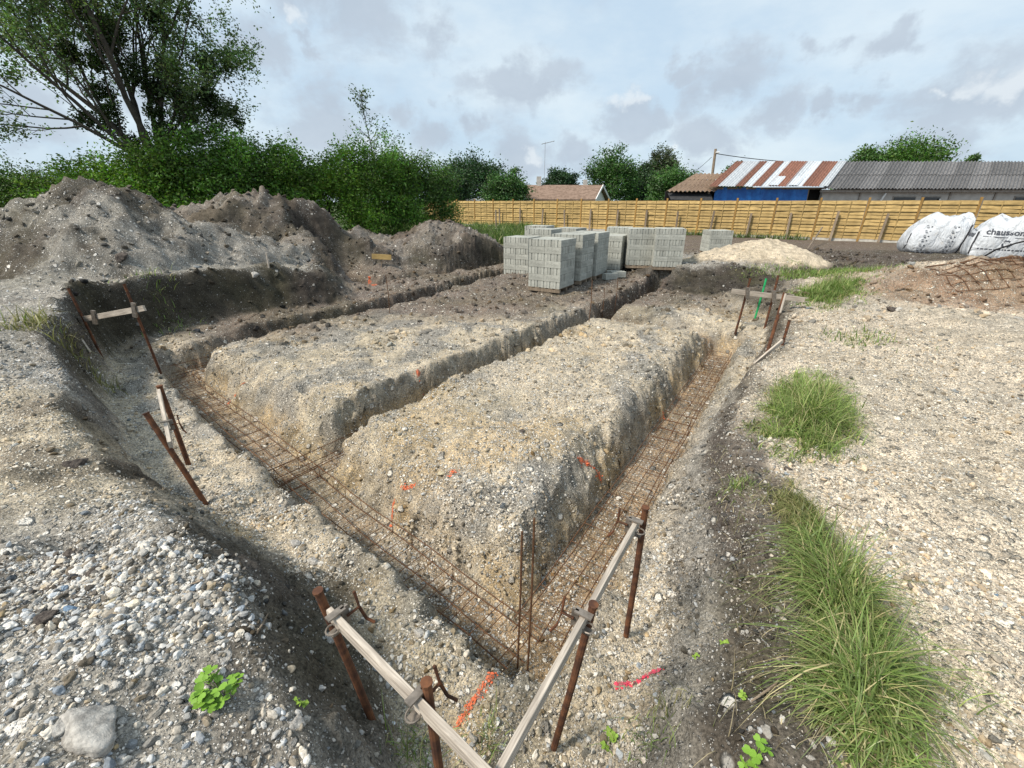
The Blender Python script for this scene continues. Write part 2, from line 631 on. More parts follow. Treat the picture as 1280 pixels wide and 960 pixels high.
    peb = np.where((bank > .3) | (rnear > .4), peb * (1 - .72 * np.maximum(bank, rnear * (1 - tin))), peb)
    p = mx(p, np.maximum(bank, rnear) * .8, P_GREY * .62)
    ls = np.exp(-(((x + 1.35) / .62) ** 2 + ((y - 1.85) / .55) ** 2)) + .8 * np.exp(-(((x + .75) / .35) ** 2 + ((y - 1.2) / .4) ** 2))
    ls = sstep(.3, .8, ls + .3 * patch2 + .15 * n3)
    c = mx(c, ls * .88, DARK * 1.25)
    peb = peb * (1 - .6 * ls)
    # trench walls and floor
    wall = o['wall'] * (t > .5)
    lay = sstep(-.72, -.60, o['h'] + .10 * patch2 + .05 * n3)
    wc = mx(np.tile(OCHRE * .80, (N, 1)), sstep(-.1, .4, patch2), BEIGE * .78)
    wc = mx(wc, lay * .75, GREY * .85)
    wc = mx(wc, back, BROWN * .8)
    c = mx(c, wall * .8, wc)
    fl = o['floor']
    fc = mx(np.tile(np.array((.30, .20, .115)), (N, 1)), sstep(-.1, .4, patch), np.array((.36, .29, .205)))
    c = mx(c, fl * .9, fc)
    peb = peb * (1 - .35 * wall)
    # soil under the grass
    gw = sstep(-.1, .25, grass_w(x, y) + .12 * n2)
    c = mx(c, gw * .8, np.array((.075, .07, .035)))
    peb = peb * (1 - .7 * gw)
    return np.clip(c, .01, 1), np.clip(p, .02, 1), np.clip(peb, 0, 1)


def nodes_mat(name):
    m = bpy.data.materials.new(name)
    m.use_nodes = True
    nt = m.node_tree
    b = nt.nodes['Principled BSDF']
    return m, nt, b


class NT:
    """short hand for node graphs"""
    def __init__(self, name):
        self.m = bpy.data.materials.new(name)
        self.m.use_nodes = True
        self.t = self.m.node_tree
        self.b = self.t.nodes['Principled BSDF']

    def n(self, t, **kw):
        x = self.t.nodes.new(t)
        for k, v in kw.items():
            setattr(x, k, v)
        return x

    def put(self, v, sock):
        if isinstance(v, (int, float)):
            sock.default_value = v
        elif isinstance(v, (tuple, list)):
            sock.default_value = (*v, 1) if len(v) == 3 and sock.type == 'RGBA' else v
        else:
            self.t.links.new(v, sock)

    def math(self, op, a, b=None, clamp=False):
        x = self.n('ShaderNodeMath', operation=op, use_clamp=clamp)
        self.put(a, x.inputs[0])
        if b is not None:
            self.put(b, x.inputs[1])
        return x.outputs[0]

    def mix(self, f, a, b, blend='MIX'):
        x = self.n('ShaderNodeMix', data_type='RGBA', blend_type=blend)
        self.put(f, x.inputs[0])
        self.put(a, x.inputs[6])
        self.put(b, x.inputs[7])
        return x.outputs[2]

    def ramp(self, v, lo, hi, a=0.0, b=1.0):
        x = self.n('ShaderNodeMapRange', interpolation_type='SMOOTHSTEP')
        self.put(v, x.inputs[0])
        for i, k in enumerate((lo, hi, a, b)):
            x.inputs[i + 1].default_value = k
        return x.outputs[0]

    def coord(self, kind='Object', scale=(1, 1, 1), loc=(0, 0, 0)):
        x = self.n('ShaderNodeTexCoord')
        m = self.n('ShaderNodeMapping')
        m.inputs['Scale'].default_value = scale
        m.inputs['Location'].default_value = loc
        self.t.links.new(x.outputs[kind], m.inputs[0])
        return m.outputs[0]

    def noise(self, vec, scale, detail=4, rough=.55, dist=0.0):
        x = self.n('ShaderNodeTexNoise')
        if vec is not None:
            self.put(vec, x.inputs['Vector'])
        x.inputs['Scale'].default_value = scale
        x.inputs['Detail'].default_value = detail
        x.inputs['Roughness'].default_value = rough
        x.inputs['Distortion'].default_value = dist
        return x.outputs[0]

    def attr(self, name, kind='GEOMETRY'):
        x = self.n('ShaderNodeAttribute', attribute_name=name, attribute_type=kind)
        return x

    def scalecol(self, c, f):
        x = self.n('ShaderNodeVectorMath', operation='SCALE')
        self.put(c, x.inputs[0])
        self.put(f, x.inputs['Scale'])
        return x.outputs[0]

    def bump(self, h, strength=.5, dist=.02):
        x = self.n('ShaderNodeBump')
        x.inputs['Strength'].default_value = strength
        x.inputs['Distance'].default_value = dist
        self.put(h, x.inputs['Height'])
        self.t.links.new(x.outputs[0], self.b.inputs['Normal'])

    def done(self, col=None, rough=.9, spec=.2, metal=None):
        if col is not None:
            self.put(col, self.b.inputs['Base Color'])
        self.put(rough, self.b.inputs['Roughness'])
        self.b.inputs['Specular IOR Level'].default_value = spec
        if metal is not None:
            self.put(metal, self.b.inputs['Metallic'])
        return self.m

    def random(self):
        return self.n('ShaderNodeObjectInfo').outputs['Random']


def ground_material():
    g = NT('soil_and_gravel')
    co = g.coord('Object')
    warp = g.n('ShaderNodeTexNoise')
    g.put(co, warp.inputs['Vector'])
    warp.inputs['Scale'].default_value = 30
    warp.inputs['Detail'].default_value = 2
    wv = g.n('ShaderNodeVectorMath', operation='MULTIPLY_ADD')
    g.put(warp.outputs['Color'], wv.inputs[0])
    wv.inputs[1].default_value = (.02, .02, .02)
    g.put(co, wv.inputs[2])
    vec = wv.outputs[0]
    peb = g.attr('peb').outputs['Fac']
    col = g.attr('col').outputs['Color']
    pcol = g.attr('pcol').outputs['Color']
    big = g.noise(co, 6, 8, .62)
    fine = g.noise(co, 70, 5, .65)
    soil = g.scalecol(col, g.math('MULTIPLY', g.ramp(big, .25, .75, .62, 1.38), g.ramp(fine, .28, .72, .42, 1.58)))
    out = soil
    hsum = g.math('ADD', g.math('MULTIPLY', big, .9), g.math('MULTIPLY', fine, .35))
    for sc, cov, hgt in ((140, .9, .28), (62, .85, .45), (27, .5, .9), (12, .16, 1.5)):
        v = g.n('ShaderNodeTexVoronoi')
        g.put(vec, v.inputs['Vector'])
        v.inputs['Scale'].default_value = sc
        sep = g.n('ShaderNodeSeparateColor')
        g.put(v.outputs['Color'], sep.inputs[0])
        on = g.math('LESS_THAN', sep.outputs[0], g.math('MULTIPLY', peb, cov))
        shape = g.ramp(v.outputs['Distance'], .52, .30)
        mask = g.math('MULTIPLY', on, shape)
        tone = g.ramp(sep.outputs[1], 0, 1, .36, 1.22)
        out = g.mix(mask, out, g.scalecol(pcol, tone))
        hsum = g.math('ADD', hsum, g.math('MULTIPLY', mask, hgt))
    g.bump(hsum, 1.0, .030)
    return g.done(out, .95, .15)


M_GROUND = ground_material()


def spaced(segs):
    out = [segs[0][0]]
    for a, b, st in segs:
        n = max(1, int(round((b - a) / st)))
        out += list(np.linspace(a, b, n + 1)[1:])
    return np.array(out)


def grow(a, b, st, k):
    out, x = [], a
    while x < b:
        out.append(x)
        x += st
        st *= k
    out.append(b)
    return out


gx_pos = grow(12, 700, .16, 1.16)
gx = np.unique(np.concatenate([-np.array(grow(15, 700, .2, 1.16)), spaced([(-15, -9, .11), (-9, -5, .06), (-5, -2.4, .032), (-2.4, 2.4, .0185),
                                                   (2.4, 5, .032), (5, 12, .07)]), np.array(gx_pos)]))
gy = np.unique(np.concatenate([-np.array(grow(.0, 40, .15, 1.35)), spaced([(0, 3.2, .0185), (3.2, 6.5, .03), (6.5, 12, .05), (12, 20, .1)]),
                               np.array(grow(20, 1500, .16, 1.15))]))
GX, GY = np.meshgrid(gx, gy)
fx_, fy_ = GX.ravel(), GY.ravel()
T = terrain(fx_, fy_)
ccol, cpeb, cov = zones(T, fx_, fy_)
nx, ny = len(gx), len(gy)
idx = np.arange(nx * ny).reshape(ny, nx)
quads = np.stack([idx[:-1, :-1], idx[:-1, 1:], idx[1:, 1:], idx[1:, :-1]], -1).reshape(-1, 4)
hq = T['hidx'][quads]
hc = T['hcon'][quads].min(1)
same = (hq == hq[:, :1]).all(1) & (hc > .06)
qid = np.where(same, hq[:, 0], -1)
VERT = np.stack([fx_, fy_, T['h']], -1)
steep = np.clip(T['wall'] * (T['t'] > .4) + np.clip(T['t'] * (1 - T['t']) * 4, 0, 1) * .8, 0, 1) * (fy_ < 14)
hz_ = T['h'] * 1.0
VERT[:, 0] += steep * (.050 * fbm(fy_ * 5 + fx_ * 2, hz_ * 7, 3, 301) + .022 * fbm(fy_ * 16 + fx_ * 5, hz_ * 19, 2, 305))
VERT[:, 1] += steep * (.050 * fbm(fx_ * 5 - fy_ * 2, hz_ * 7 + 9, 3, 311) + .022 * fbm(fx_ * 16 - fy_ * 5, hz_ * 19, 2, 315))
# keep one connected piece of each heap
from collections import deque
qg = qid.reshape(ny - 1, nx - 1).copy()
for k in range(len(HEAPS)):
    todo = set(map(tuple, np.argwhere(qg == k)))
    comps = []
    while todo:
        st_ = todo.pop()
        comp, dq = [st_], deque([st_])
        while dq:
            a, b = dq.popleft()
            for nb in ((a + 1, b), (a - 1, b), (a, b + 1), (a, b - 1)):
                if nb in todo:
                    todo.remove(nb)
                    comp.append(nb)
                    dq.append(nb)
        comps.append(comp)
    comps.sort(key=len, reverse=True)
    for comp in comps[1:]:
        for a, b in comp:
            qg[a, b] = -1
qid = qg.ravel()


HG = T['h'].reshape(ny, nx)


def hgrid(x, y):
    """height of the built ground, read between its grid points"""
    x, y = np.asarray(x, float), np.asarray(y, float)
    i = np.clip(np.searchsorted(gx, x) - 1, 0, nx - 2)
    j = np.clip(np.searchsorted(gy, y) - 1, 0, ny - 2)
    u = np.clip((x - gx[i]) / (gx[i + 1] - gx[i]), 0, 1)
    w = np.clip((y - gy[j]) / (gy[j + 1] - gy[j]), 0, 1)
    return (HG[j, i] * (1 - u) + HG[j, i + 1] * u) * (1 - w) + (HG[j + 1, i] * (1 - u) + HG[j + 1, i + 1] * u) * w


def ground(x, y):
    return float(hgrid(x, y))


def terrain_piece(name, q):
    u, inv = np.unique(q, return_inverse=True)
    me = np_mesh(name, VERT[u], inv.reshape(-1, 4), M_GROUND, True)
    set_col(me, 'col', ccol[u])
    set_col(me, 'pcol', cpeb[u])
    a = me.attributes.new('peb', 'FLOAT', 'POINT')
    a.data.foreach_set('value', cov[u].astype(np.float32))
    return link(name, me)


tag(terrain_piece('ground', quads[qid == -1]), kind='structure')
HLAB = ['tall pale gravel heap with dark soil faces left of the dig', 'lower pebbly gravel heap on the edge of the dark topsoil bank',
        'tall grey brown soil heap in front of the green hedge', 'brown soil mound beyond the block pallets, in front of the wooden fence end',
        'broad pale sand heap between the concrete blocks and the wooden fence', 'rusty brown soil heap under the steel mesh',
        'small flat patch of pale sand in the grass', 'wide grey gravel heap running out of view beside the hedge',
        'low soil ridge joining the tall soil heap to the brown mound']
for i, hpd in enumerate(HEAPS):
    q = quads[qid == i]
    if len(q):
        tag(terrain_piece(hpd[0], q), HLAB[i], 'heap')

# ------------------------------------------------------------------ loose pebbles (instanced stuff)
rng = np.random.default_rng(3)


def pebble_material():
    g = NT('pebble')
    pc = g.attr('pc', 'INSTANCER').outputs['Color']
    co = g.coord('Object')
    n = g.noise(co, 2.2, 4, .6)
    c = g.scalecol(pc, g.ramp(n, .25, .75, .72, 1.22))
    g.bump(g.noise(co, 6, 3, .6), .25, .15)
    return g.done(c, .85, .25)


def pebbles(name, pts, scl, rot, colr, label_kind='stuff'):
    me = bpy.data.meshes.new(name)
    me.vertices.add(len(pts))
    me.vertices.foreach_set('co', pts.astype(np.float32).ravel())
    for nm, ar in (('scl', scl), ('rot', rot)):
        a = me.attributes.new(nm, 'FLOAT_VECTOR', 'POINT')
        a.data.foreach_set('vector', ar.astype(np.float32).ravel())
    set_col(me, 'pc', colr)
    a = me.attributes.new('var', 'INT', 'POINT')
    a.data.foreach_set('value', rng.integers(0, 5, len(pts)).astype(np.int32))
    o = link(name, me)
    ng = bpy.data.node_groups.new(name + '_nodes', 'GeometryNodeTree')
    ng.interface.new_socket('Geometry', in_out='INPUT', socket_type='NodeSocketGeometry')
    ng.interface.new_socket('Geometry', in_out='OUTPUT', socket_type='NodeSocketGeometry')
    N, L = ng.nodes, ng.links
    gi, go = N.new('NodeGroupInput'), N.new('NodeGroupOutput')
    join = N.new('GeometryNodeJoinGeometry')
    for k in range(5):
        ico = N.new('GeometryNodeMeshIcoSphere')
        ico.inputs['Radius'].default_value = 1
        ico.inputs['Subdivisions'].default_value = 3
        nz = N.new('ShaderNodeTexNoise')
        nz.noise_dimensions = '4D'
        nz.inputs['W'].default_value = k * 3.7
        nz.inputs['Scale'].default_value = .95
        nz.inputs['Detail'].default_value = 2
        sub = N.new('ShaderNodeVectorMath')
        sub.operation = 'SUBTRACT'
        sub.inputs[1].default_value = (.5, .5, .5)
        L.new(nz.outputs['Color'], sub.inputs[0])
        sc = N.new('ShaderNodeVectorMath')
        sc.operation = 'SCALE'
        sc.inputs['Scale'].default_value = 1.9
        L.new(sub.outputs[0], sc.inputs[0])
        sp = N.new('GeometryNodeSetPosition')
        L.new(ico.outputs[0], sp.inputs[0])
        L.new(sc.outputs[0], sp.inputs['Offset'])
        ss = N.new('GeometryNodeSetShadeSmooth')
        L.new(sp.outputs[0], ss.inputs[0])
        sm = N.new('GeometryNodeSetMaterial')
        sm.inputs['Material'].default_value = M_PEB
        L.new(ss.outputs[0], sm.inputs[0])
        g2i = N.new('GeometryNodeGeometryToInstance')
        L.new(sm.outputs[0], g2i.inputs[0])
        L.new(g2i.outputs[0], join.inputs[0])
    iop = N.new('GeometryNodeInstanceOnPoints')
    L.new(gi.outputs[0], iop.inputs['Points'])
    L.new(join.outputs[0], iop.inputs['Instance'])
    iop.inputs['Pick Instance'].default_value = True

    def named(nm, ty):
        x = N.new('GeometryNodeInputNamedAttribute')
        x.data_type = ty
        x.inputs[0].default_value = nm
        return x.outputs[0]
    L.new(named('var', 'INT'), iop.inputs['Instance Index'])
    L.new(named('rot', 'FLOAT_VECTOR'), iop.inputs['Rotation'])
    L.new(named('scl', 'FLOAT_VECTOR'), iop.inputs['Scale'])
    L.new(iop.outputs[0], go.inputs[0])
    md = o.modifiers.new('scatter', 'NODES')
    md.node_group = ng
    me.materials.append(M_PEB)
    return tag(o, kind=label_kind)


M_PEB = pebble_material()


PAINT = [  # orange and pink spray lines: pixel path, height, width
    ([(596, 868), (618, 845)], .030, 0), ([(570, 912), (588, 885), (600, 868)], .030, 0), ([(770, 858), (800, 850), (826, 838)], .022, 1),
    ([(490, 655), (492, 630), (505, 612), (520, 606)], .028, 0), ([(562, 594), (570, 590)], .03, 0),
    ([(722, 574), (738, 580), (752, 605)], .032, 0), ([(285, 505), (297, 494), (306, 480)], .05, 0),
    ([(828, 510), (832, 525)], .04, 0), ([(520, 468), (530, 473)], .05, 0), ([(461, 350), (468, 358)], .08, 0)]


def trace(px, py):
    """the ground point seen at a pixel of the plan sketch"""
    d = np.array(ray(px, py))
    ts = np.linspace(.9, 22, 3000)
    x, y, z = d[0] * ts, d[1] * ts, EYE + d[2] * ts
    h = hgrid(x, y)
    k = int(np.argmax(z < h))
    return Vector((x[k], y[k], h[k]))


hit = trace
PAINT_W = []
for path, w, pink in PAINT:
    PAINT_W.append(([trace(*q) for q in path], w, pink))


def paint_dist(x, y):
    out = np.full(np.shape(x), 9.0)
    kind = np.zeros(np.shape(x), int)
    for pts, w, pink in PAINT_W:
        for a, b in zip(pts[:-1], pts[1:]):
            d = seg_dist(x, y, a.xy, b.xy) / w
            kind = np.where(d < out, pink, kind)
            out = np.minimum(out, d)
    return out, kind


def scatter(n, xr, yr, smin, smax, power, dens=1.0, clod=False):
    x = rng.uniform(*xr, n)
    y = rng.uniform(*yr, n)
    o = terrain(x, y)
    c, p, cv = zones(o, x, y)
    cl = sstep(-.35, .45, fbm(x * 2.3, y * 2.3, 4, 201) + .5 * fbm(x * 9, y * 9, 2, 207))
    if clod:
        cv = .45 * (1 - .9 * np.isin(o['hidx'], [4, 6]))
        p = c * 1.05
    keep = rng.random(n) < np.clip(cv * dens * (.25 + 1.0 * cl), 0, .97)
    keep &= ~((o['floor'] > .5) & (rng.random(n) < .5))
    # inside the view only, with a margin
    f = y * _c - (o['h'] - EYE) * _s
    keep &= (f > .2) & (np.abs(x) < f * 1.35 + .3)
    x, y, p, h = x[keep], y[keep], p[keep], o['h'][keep]
    m = len(x)
    s = smin + (smax - smin) * rng.random(m) ** power
    asp = np.stack([s * rng.uniform(.85, 1.35, m), s * rng.uniform(.65, 1.0, m), s * rng.uniform(.45, .8, m)], -1)
    rot = np.stack([rng.normal(0, .5, m), rng.normal(0, .5, m), rng.uniform(0, 6.28, m)], -1)
    tone = (.34 + .80 * rng.random(m))[:, None]
    hue = rng.normal(0, .05, (m, 1)) * np.array((1, .2, -1))
    colr = np.clip(p * tone + hue * p, .02, .85)
    pd, kind = paint_dist(x, y)
    hit = (pd < 1.1) & (rng.random(m) < .7)
    colr[hit & (kind == 0)] = (.78, .18, .08)
    colr[hit & (kind == 1)] = (.80, .07, .12)
    pts = np.stack([x, y, h + asp[:, 2] * .25], -1)
    return pts, asp, rot, colr


parts = [scatter(60000, (-2.6, 2.6), (.2, 3.2), .003, .011, 2.4),
         scatter(6000, (-2.6, 2.6), (.2, 3.2), .009, .020, 2.6, .8),
         scatter(70000, (-6, 6), (2.0, 7.0), .0035, .0115, 2.2),
         scatter(1300, (-7, 7), (1.0, 7.0), .010, .024, 3.2, .6),
         scatter(30000, (-10, 11), (5.0, 13), .006, .016, 2.2, .7)]
# crumbs and clods of the soil itself
parts.append(scatter(26000, (-2.6, 2.6), (.25, 3.0), .004, .020, 3.0, 1.0, True))
parts.append(scatter(30000, (-6, 6), (2.4, 7.5), .005, .026, 3.6, 1.0, True))
parts.append(scatter(30000, (-12, 12), (6.5, 18), .012, .062, 3.6, 1.0, True))
# fine grit
parts.append(scatter(70000, (-2.4, 2.4), (.25, 2.4), .0018, .0048, 1.5, 1.3))
parts.append(scatter(70000, (-5, 5), (2.0, 5.5), .003, .008, 1.6, 1.2))
# extra heavy gravel on the near left shoulder
parts.append(scatter(7000, (-2.2, -.5), (.3, 1.6), .007, .019, 1.9, 1.0))
allp = [np.concatenate([q[i] for q in parts]) for i in range(4)]
pebbles('pebbles', *allp)


# ------------------------------------------------------------------ materials for the things
def wood_mat(name, c1, c2, scale=(1, 14, 14), rough=.8):
    g = NT(name)
    co = g.coord('Object', scale)
    n = g.noise(co, 3.5, 6, .6, .6)
    big = g.noise(g.coord('Object', (1, 1, 1), (3, 1, 0)), 2.0, 4, .6)
    c = g.mix(g.ramp(n, .3, .7), c1, c2)
    c = g.scalecol(c, g.math('MULTIPLY', g.ramp(big, .25, .75, .78, 1.2), g.ramp(g.random(), 0, 1, .82, 1.15)))
    g.bump(n, .3, .004)
    return g.done(c, rough, .25)


def rust_mat(name, c1=(.075, .036, .024), c2=(.185, .080, .038), scale=18):
    g = NT(name)
    co = g.coord('Object')
    n = g.noise(co, scale, 6, .65)
    c = g.mix(g.ramp(n, .35, .68), c1, c2)
    g.bump(n, .35, .003)
    return g.done(c, .85, .3, .25)


def plain_mat(name, c, rough=.8, var=.2, sc=8, spec=.25, metal=None):
    g = NT(name)
    co = g.coord('Object')
    n = g.noise(co, sc, 6, .6)
    col = g.scalecol(tuple(c), g.ramp(n, .25, .75, 1 - var, 1 + var))
    g.bump(n, .15, .004)
    return g.done(col, rough, spec, metal)


M_BOARD = wood_mat('weathered_batten', (.27, .23, .19), (.52, .46, .39), (1.5, 26, 26))
M_RUST = rust_mat('rusty_steel')
M_RUST2 = rust_mat('rusty_steel_dark', (.055, .028, .018), (.15, .060, .028))
M_REBAR = rust_mat('rebar_rust', (.080, .044, .026), (.19, .095, .048), 60)
M_CLAMP = plain_mat('worn_clamp_steel', (.22, .19, .16), .55, .35, 30, .5, .5)
M_FENCE = wood_mat('golden_fence_wood', (.29, .195, .075), (.50, .36, .155), (1.2, 1, 20))
M_POST = wood_mat('fence_post_wood', (.25, .145, .045), (.38, .23, .075), (12, 12, 1))
M_STAKE = wood_mat('grey_stake_wood', (.16, .12, .085), (.30, .24, .18), (12, 12, 1))
M_CONC = plain_mat('pale_concrete', (.46, .44, .40), .9, .15, 6)
M_DARKGAP = plain_mat('dark_interior', (.012, .012, .012), .9, .1)  # near-black: shade inside the sheds put into the colour; wires use it too


def leaf_mat(name, trans=.35):
    g = NT(name)
    a = g.attr('col').outputs['Color']
    d = g.n('ShaderNodeBsdfDiffuse')
    t = g.n('ShaderNodeBsdfTranslucent')
    s = g.n('ShaderNodeBsdfGlossy')
    s.inputs['Roughness'].default_value = .5
    s.inputs['Color'].default_value = (.6, .65, .6, 1)
    g.put(a, d.inputs[0])
    g.put(g.mix(1.0, a, (1.0, 1.25, .5), 'MULTIPLY'), t.inputs[0])
    m = g.n('ShaderNodeMixShader')
    m.inputs[0].default_value = trans
    g.t.links.new(d.outputs[0], m.inputs[1])
    g.t.links.new(t.outputs[0], m.inputs[2])
    m2 = g.n('ShaderNodeMixShader')
    m2.inputs[0].default_value = .04
    g.t.links.new(m.outputs[0], m2.inputs[1])
    g.t.links.new(s.outputs[0], m2.inputs[2])
    g.t.links.new(m2.outputs[0], g.t.nodes['Material Output'].inputs[0])
    return g.m


M_LEAF = leaf_mat('foliage')
M_BLADE = leaf_mat('grass_blade', .3)
M_BARK = plain_mat('bark', (.060, .052, .043), .95, .35, 9)
NRG = np.random.default_rng(21)


def leaf_cloud(cent, size, colors, droop=.0):
    """one diamond leaf on each centre"""
    n = len(cent)
    a = NRG.normal(size=(n, 3))
    a[:, 2] *= .7
    a /= np.linalg.norm(a, axis=1)[:, None]
    b = NRG.normal(size=(n, 3))
    b -= (b * a).sum(1)[:, None] * a
    b /= np.linalg.norm(b, axis=1)[:, None]
    L = (size * NRG.uniform(.6, 1.35, n))[:, None]
    W = L * NRG.uniform(.42, .62, n)[:, None]
    nrm = np.cross(a, b)
    v = np.stack([cent - a * L * .5, cent + b * W * .5 + nrm * L * .08, cent + a * L * .5, cent - b * W * .5 + nrm * L * .08], 1).reshape(-1, 3)
    f = np.arange(4 * n).reshape(-1, 4)
    return v, f, np.repeat(colors, 4, 0)


def foliage(name, cent, size, base, parent, var=.35, warm=.12):
    n = len(cent)
    k = NRG.normal(0, 1, n)
    cl_ = fbm(cent[:, 0] * 1.1 + cent[:, 1] * .7, cent[:, 2] * 1.1 - cent[:, 1] * .5, 3, 5)
    br = np.clip((1 + var * k) * (1 + .75 * cl_), .25, 2.4)[:, None]
    hue = np.clip(1 + warm * NRG.normal(size=(n, 3)), .6, 1.5)
    v, f, c = leaf_cloud(cent, size, np.clip(np.asarray(base) * br * hue, .004, .6))
    me = np_mesh(name, v, f, M_LEAF)
    set_col(me, 'col', c)
    return tag(link(name, me, parent), kind='stuff')


def clumps(center, radii, nclump, per, cr, shell=.55, flat=.0, up=0.0):
    """leaf centres grouped into boughs over an uneven ellipsoid"""
    d = NRG.normal(size=(nclump, 3))
    d /= np.linalg.norm(d, axis=1)[:, None]
    d[:, 2] = np.where(d[:, 2] < -.55, -d[:, 2] * .6, d[:, 2])
    rr = shell + (1 - shell) * NRG.random(nclump) ** .6
    rr *= 1 + .16 * np.sin(d[:, 0] * 5 + center[0]) * np.cos(d[:, 1] * 4 + d[:, 2] * 6)
    cc = d * rr[:, None] * np.asarray(radii) + np.asarray(center)
    m = np.maximum(3, (per * NRG.uniform(.5, 1.5, nclump)).astype(int))
    ids = np.repeat(np.arange(nclump), m)
    off = NRG.normal(size=(len(ids), 3)) * cr * NRG.uniform(.7, 1.3, nclump)[ids][:, None]
    off[:, 2] *= .7
    return cc[ids] + off + d[ids] * (np.abs(NRG.normal(size=(len(ids), 1))) * cr * .5)


def trunk_mesh(h, r, spread, top_n, seed, lean=0):
    rr = random.Random(seed)
    mb = MB()
    pts = [Vector((lean * t * t * h + .04 * h * math.sin(3 * t + seed), .03 * h * math.sin(2 * t + seed * 2), h * t)) for t in (-.02, .12, .3, .5, .72, 1.0)]
    mb.tube(pts, [r * 1.5, r, r * .85, r * .7, r * .5, r * .18], 8)
    for k in range(top_n):
        t = rr.uniform(.25, .85)
        i = min(4, int(t * 5))
        p = pts[i].lerp(pts[i + 1], t * 5 - i if t * 5 - i < 1 else .5)
        a = rr.uniform(0, 6.28)
        L = spread * rr.uniform(.5, .95)
        e = p + Vector((math.cos(a) * L, math.sin(a) * L, L * rr.uniform(.3, .9)))
        m = p.lerp(e, .5) + Vector((0, 0, -.06 * L))
        mb.tube([p, m, e], [r * .4, r * .25, r * .06], 5)
    return mb


def tree(name, label, base, h, radii, color, size, nclump, per, cr, cat='tree', group=None, trunk_r=.14, crown_z=None, shell=.55, seed=1, var=.35, extra=None):
    root = empty(name, base, 0, label, cat, group)
    trunk_mesh(h * .86, trunk_r, min(radii[0], radii[1]) * .8, 9, seed).build('trunk', M_BARK, root, True)
    cz = crown_z if crown_z is not None else h - radii[2]
    pts = clumps((0, 0, cz), radii, nclump, per, cr, shell)
    if extra is not None:
        pts = np.concatenate([pts, extra])
    foliage('crown', pts, size, color, root, var)
    return root


# ------------------------------------------------------------------ hedge and trees on the left
def gz(p):
    return ground(p.x, p.y)


HEDGE = [  # px, top py, Y, half width, colour, label
    (8, 208, 20, 2.3, (.034, .070, .020), 'dark round bush at the end of the hedge behind the tall gravel heap'),
    (70, 222, 19.5, 1.3, (.050, .092, .024), 'low bush between the dark end bush and the bright hawthorn'),
    (150, 200, 17.0, 1.9, (.080, .155, .026), 'bright green hawthorn bush under the big tree'),
    (215, 176, 16.8, 1.6, (.060, .125, .022), 'bright leafy bush around the foot of the big tree trunk'),
    (282, 166, 17.6, 1.8, (.048, .110, .020), 'dense green bush right of the big tree trunk'),
    (345, 180, 19.0, 1.7, (.066, .135, .024), 'green bush behind the soil heap, with a loose top'),
    (412, 190, 21, 2.1, (.078, .155, .024), 'broad light green bush between soil heap and dark bush'),
    (472, 176, 22.5, 1.9, (.060, .130, .024), 'taller green bush below the thin sapling'),
    (522, 196, 24, 1.9, (.036, .080, .020), 'dark green bush at the end of the wooden fence'),
]
for i, (px, py, Y, hw, c, lab) in enumerate(HEDGE):
    p = V(px, 250, Y)
    z0 = 0.0
    top = V(px, py, Y).z
    h = top - z0
    # loose shoots standing out of the top
    sp = []
    for k in range(34):
        a = random.uniform(0, 6.28)
        q = np.array((math.cos(a) * hw * random.uniform(0, .95), math.sin(a) * hw * .6, h * random.uniform(.68, .9)))
        L = h * random.uniform(.08, .30)
        for u_ in np.linspace(0, 1, 18):
            sp.append(q + np.array((math.cos(a) * .3 * u_, 0, L * u_)) + NRG.normal(0, .085 * (1.3 - u_), 3))
    tree('hedge_bush', lab, (p.x, Y, z0), h, (hw, hw * .8, h * .55), tuple(np.array(c) * (1.75, 1.55, 1.35)), .105, 250, 130, .25, 'bush', 'bushes of the hedge on the left', .07, h * .44, .45, i + 3, .45, np.array(sp))

# the thin sapling above the hedge
p = V(468, 250, 26.5)
root = empty('sapling', (p.x, 26.5, 0), 0, 'thin young tree with sparse leaves standing up out of the hedge', 'tree')
mb = MB()
tz = V(468, 112, 26.5).z
spts = []
main = [Vector((.25 * math.sin(t * 4), .1 * t, tz * t)) for t in np.linspace(-.02, 1, 9)]
mb.tube(main, [.06, .055, .05, .045, .04, .032, .025, .016, .008], 6)
for k in range(34):
    t = random.uniform(.45, .97)
    q = main[int(t * 8)].lerp(main[min(8, int(t * 8) + 1)], t * 8 % 1)
    a = random.uniform(0, 6.28)
    L = (1.15 - t) * 2.6 * random.uniform(.6, 1.1)
    e = q + Vector((math.cos(a) * L, math.sin(a) * L, L * .9))
    mb.tube([q, q.lerp(e, .5) + Vector((0, 0, -.04)), e], [.016, .010, .004], 4)
    for s in range(16):
        spts.append(np.array(q.lerp(e, random.uniform(.3, 1.05))) + NRG.normal(0, .13, 3))
mb.build('trunk', M_BARK, root, True)
foliage('crown', np.array(spts), .13, (.065, .115, .03), root)

# the big tree, sparse leaves on long limbs, dark mistletoe balls
bp = V(204, 250, 18.0)
root = empty('big_tree', (bp.x, 18.0, 0), 0, 'big spreading tree with sparse leaves and dark mistletoe clumps', 'tree')
rr = random.Random(5)
mb = MB()
tips = []


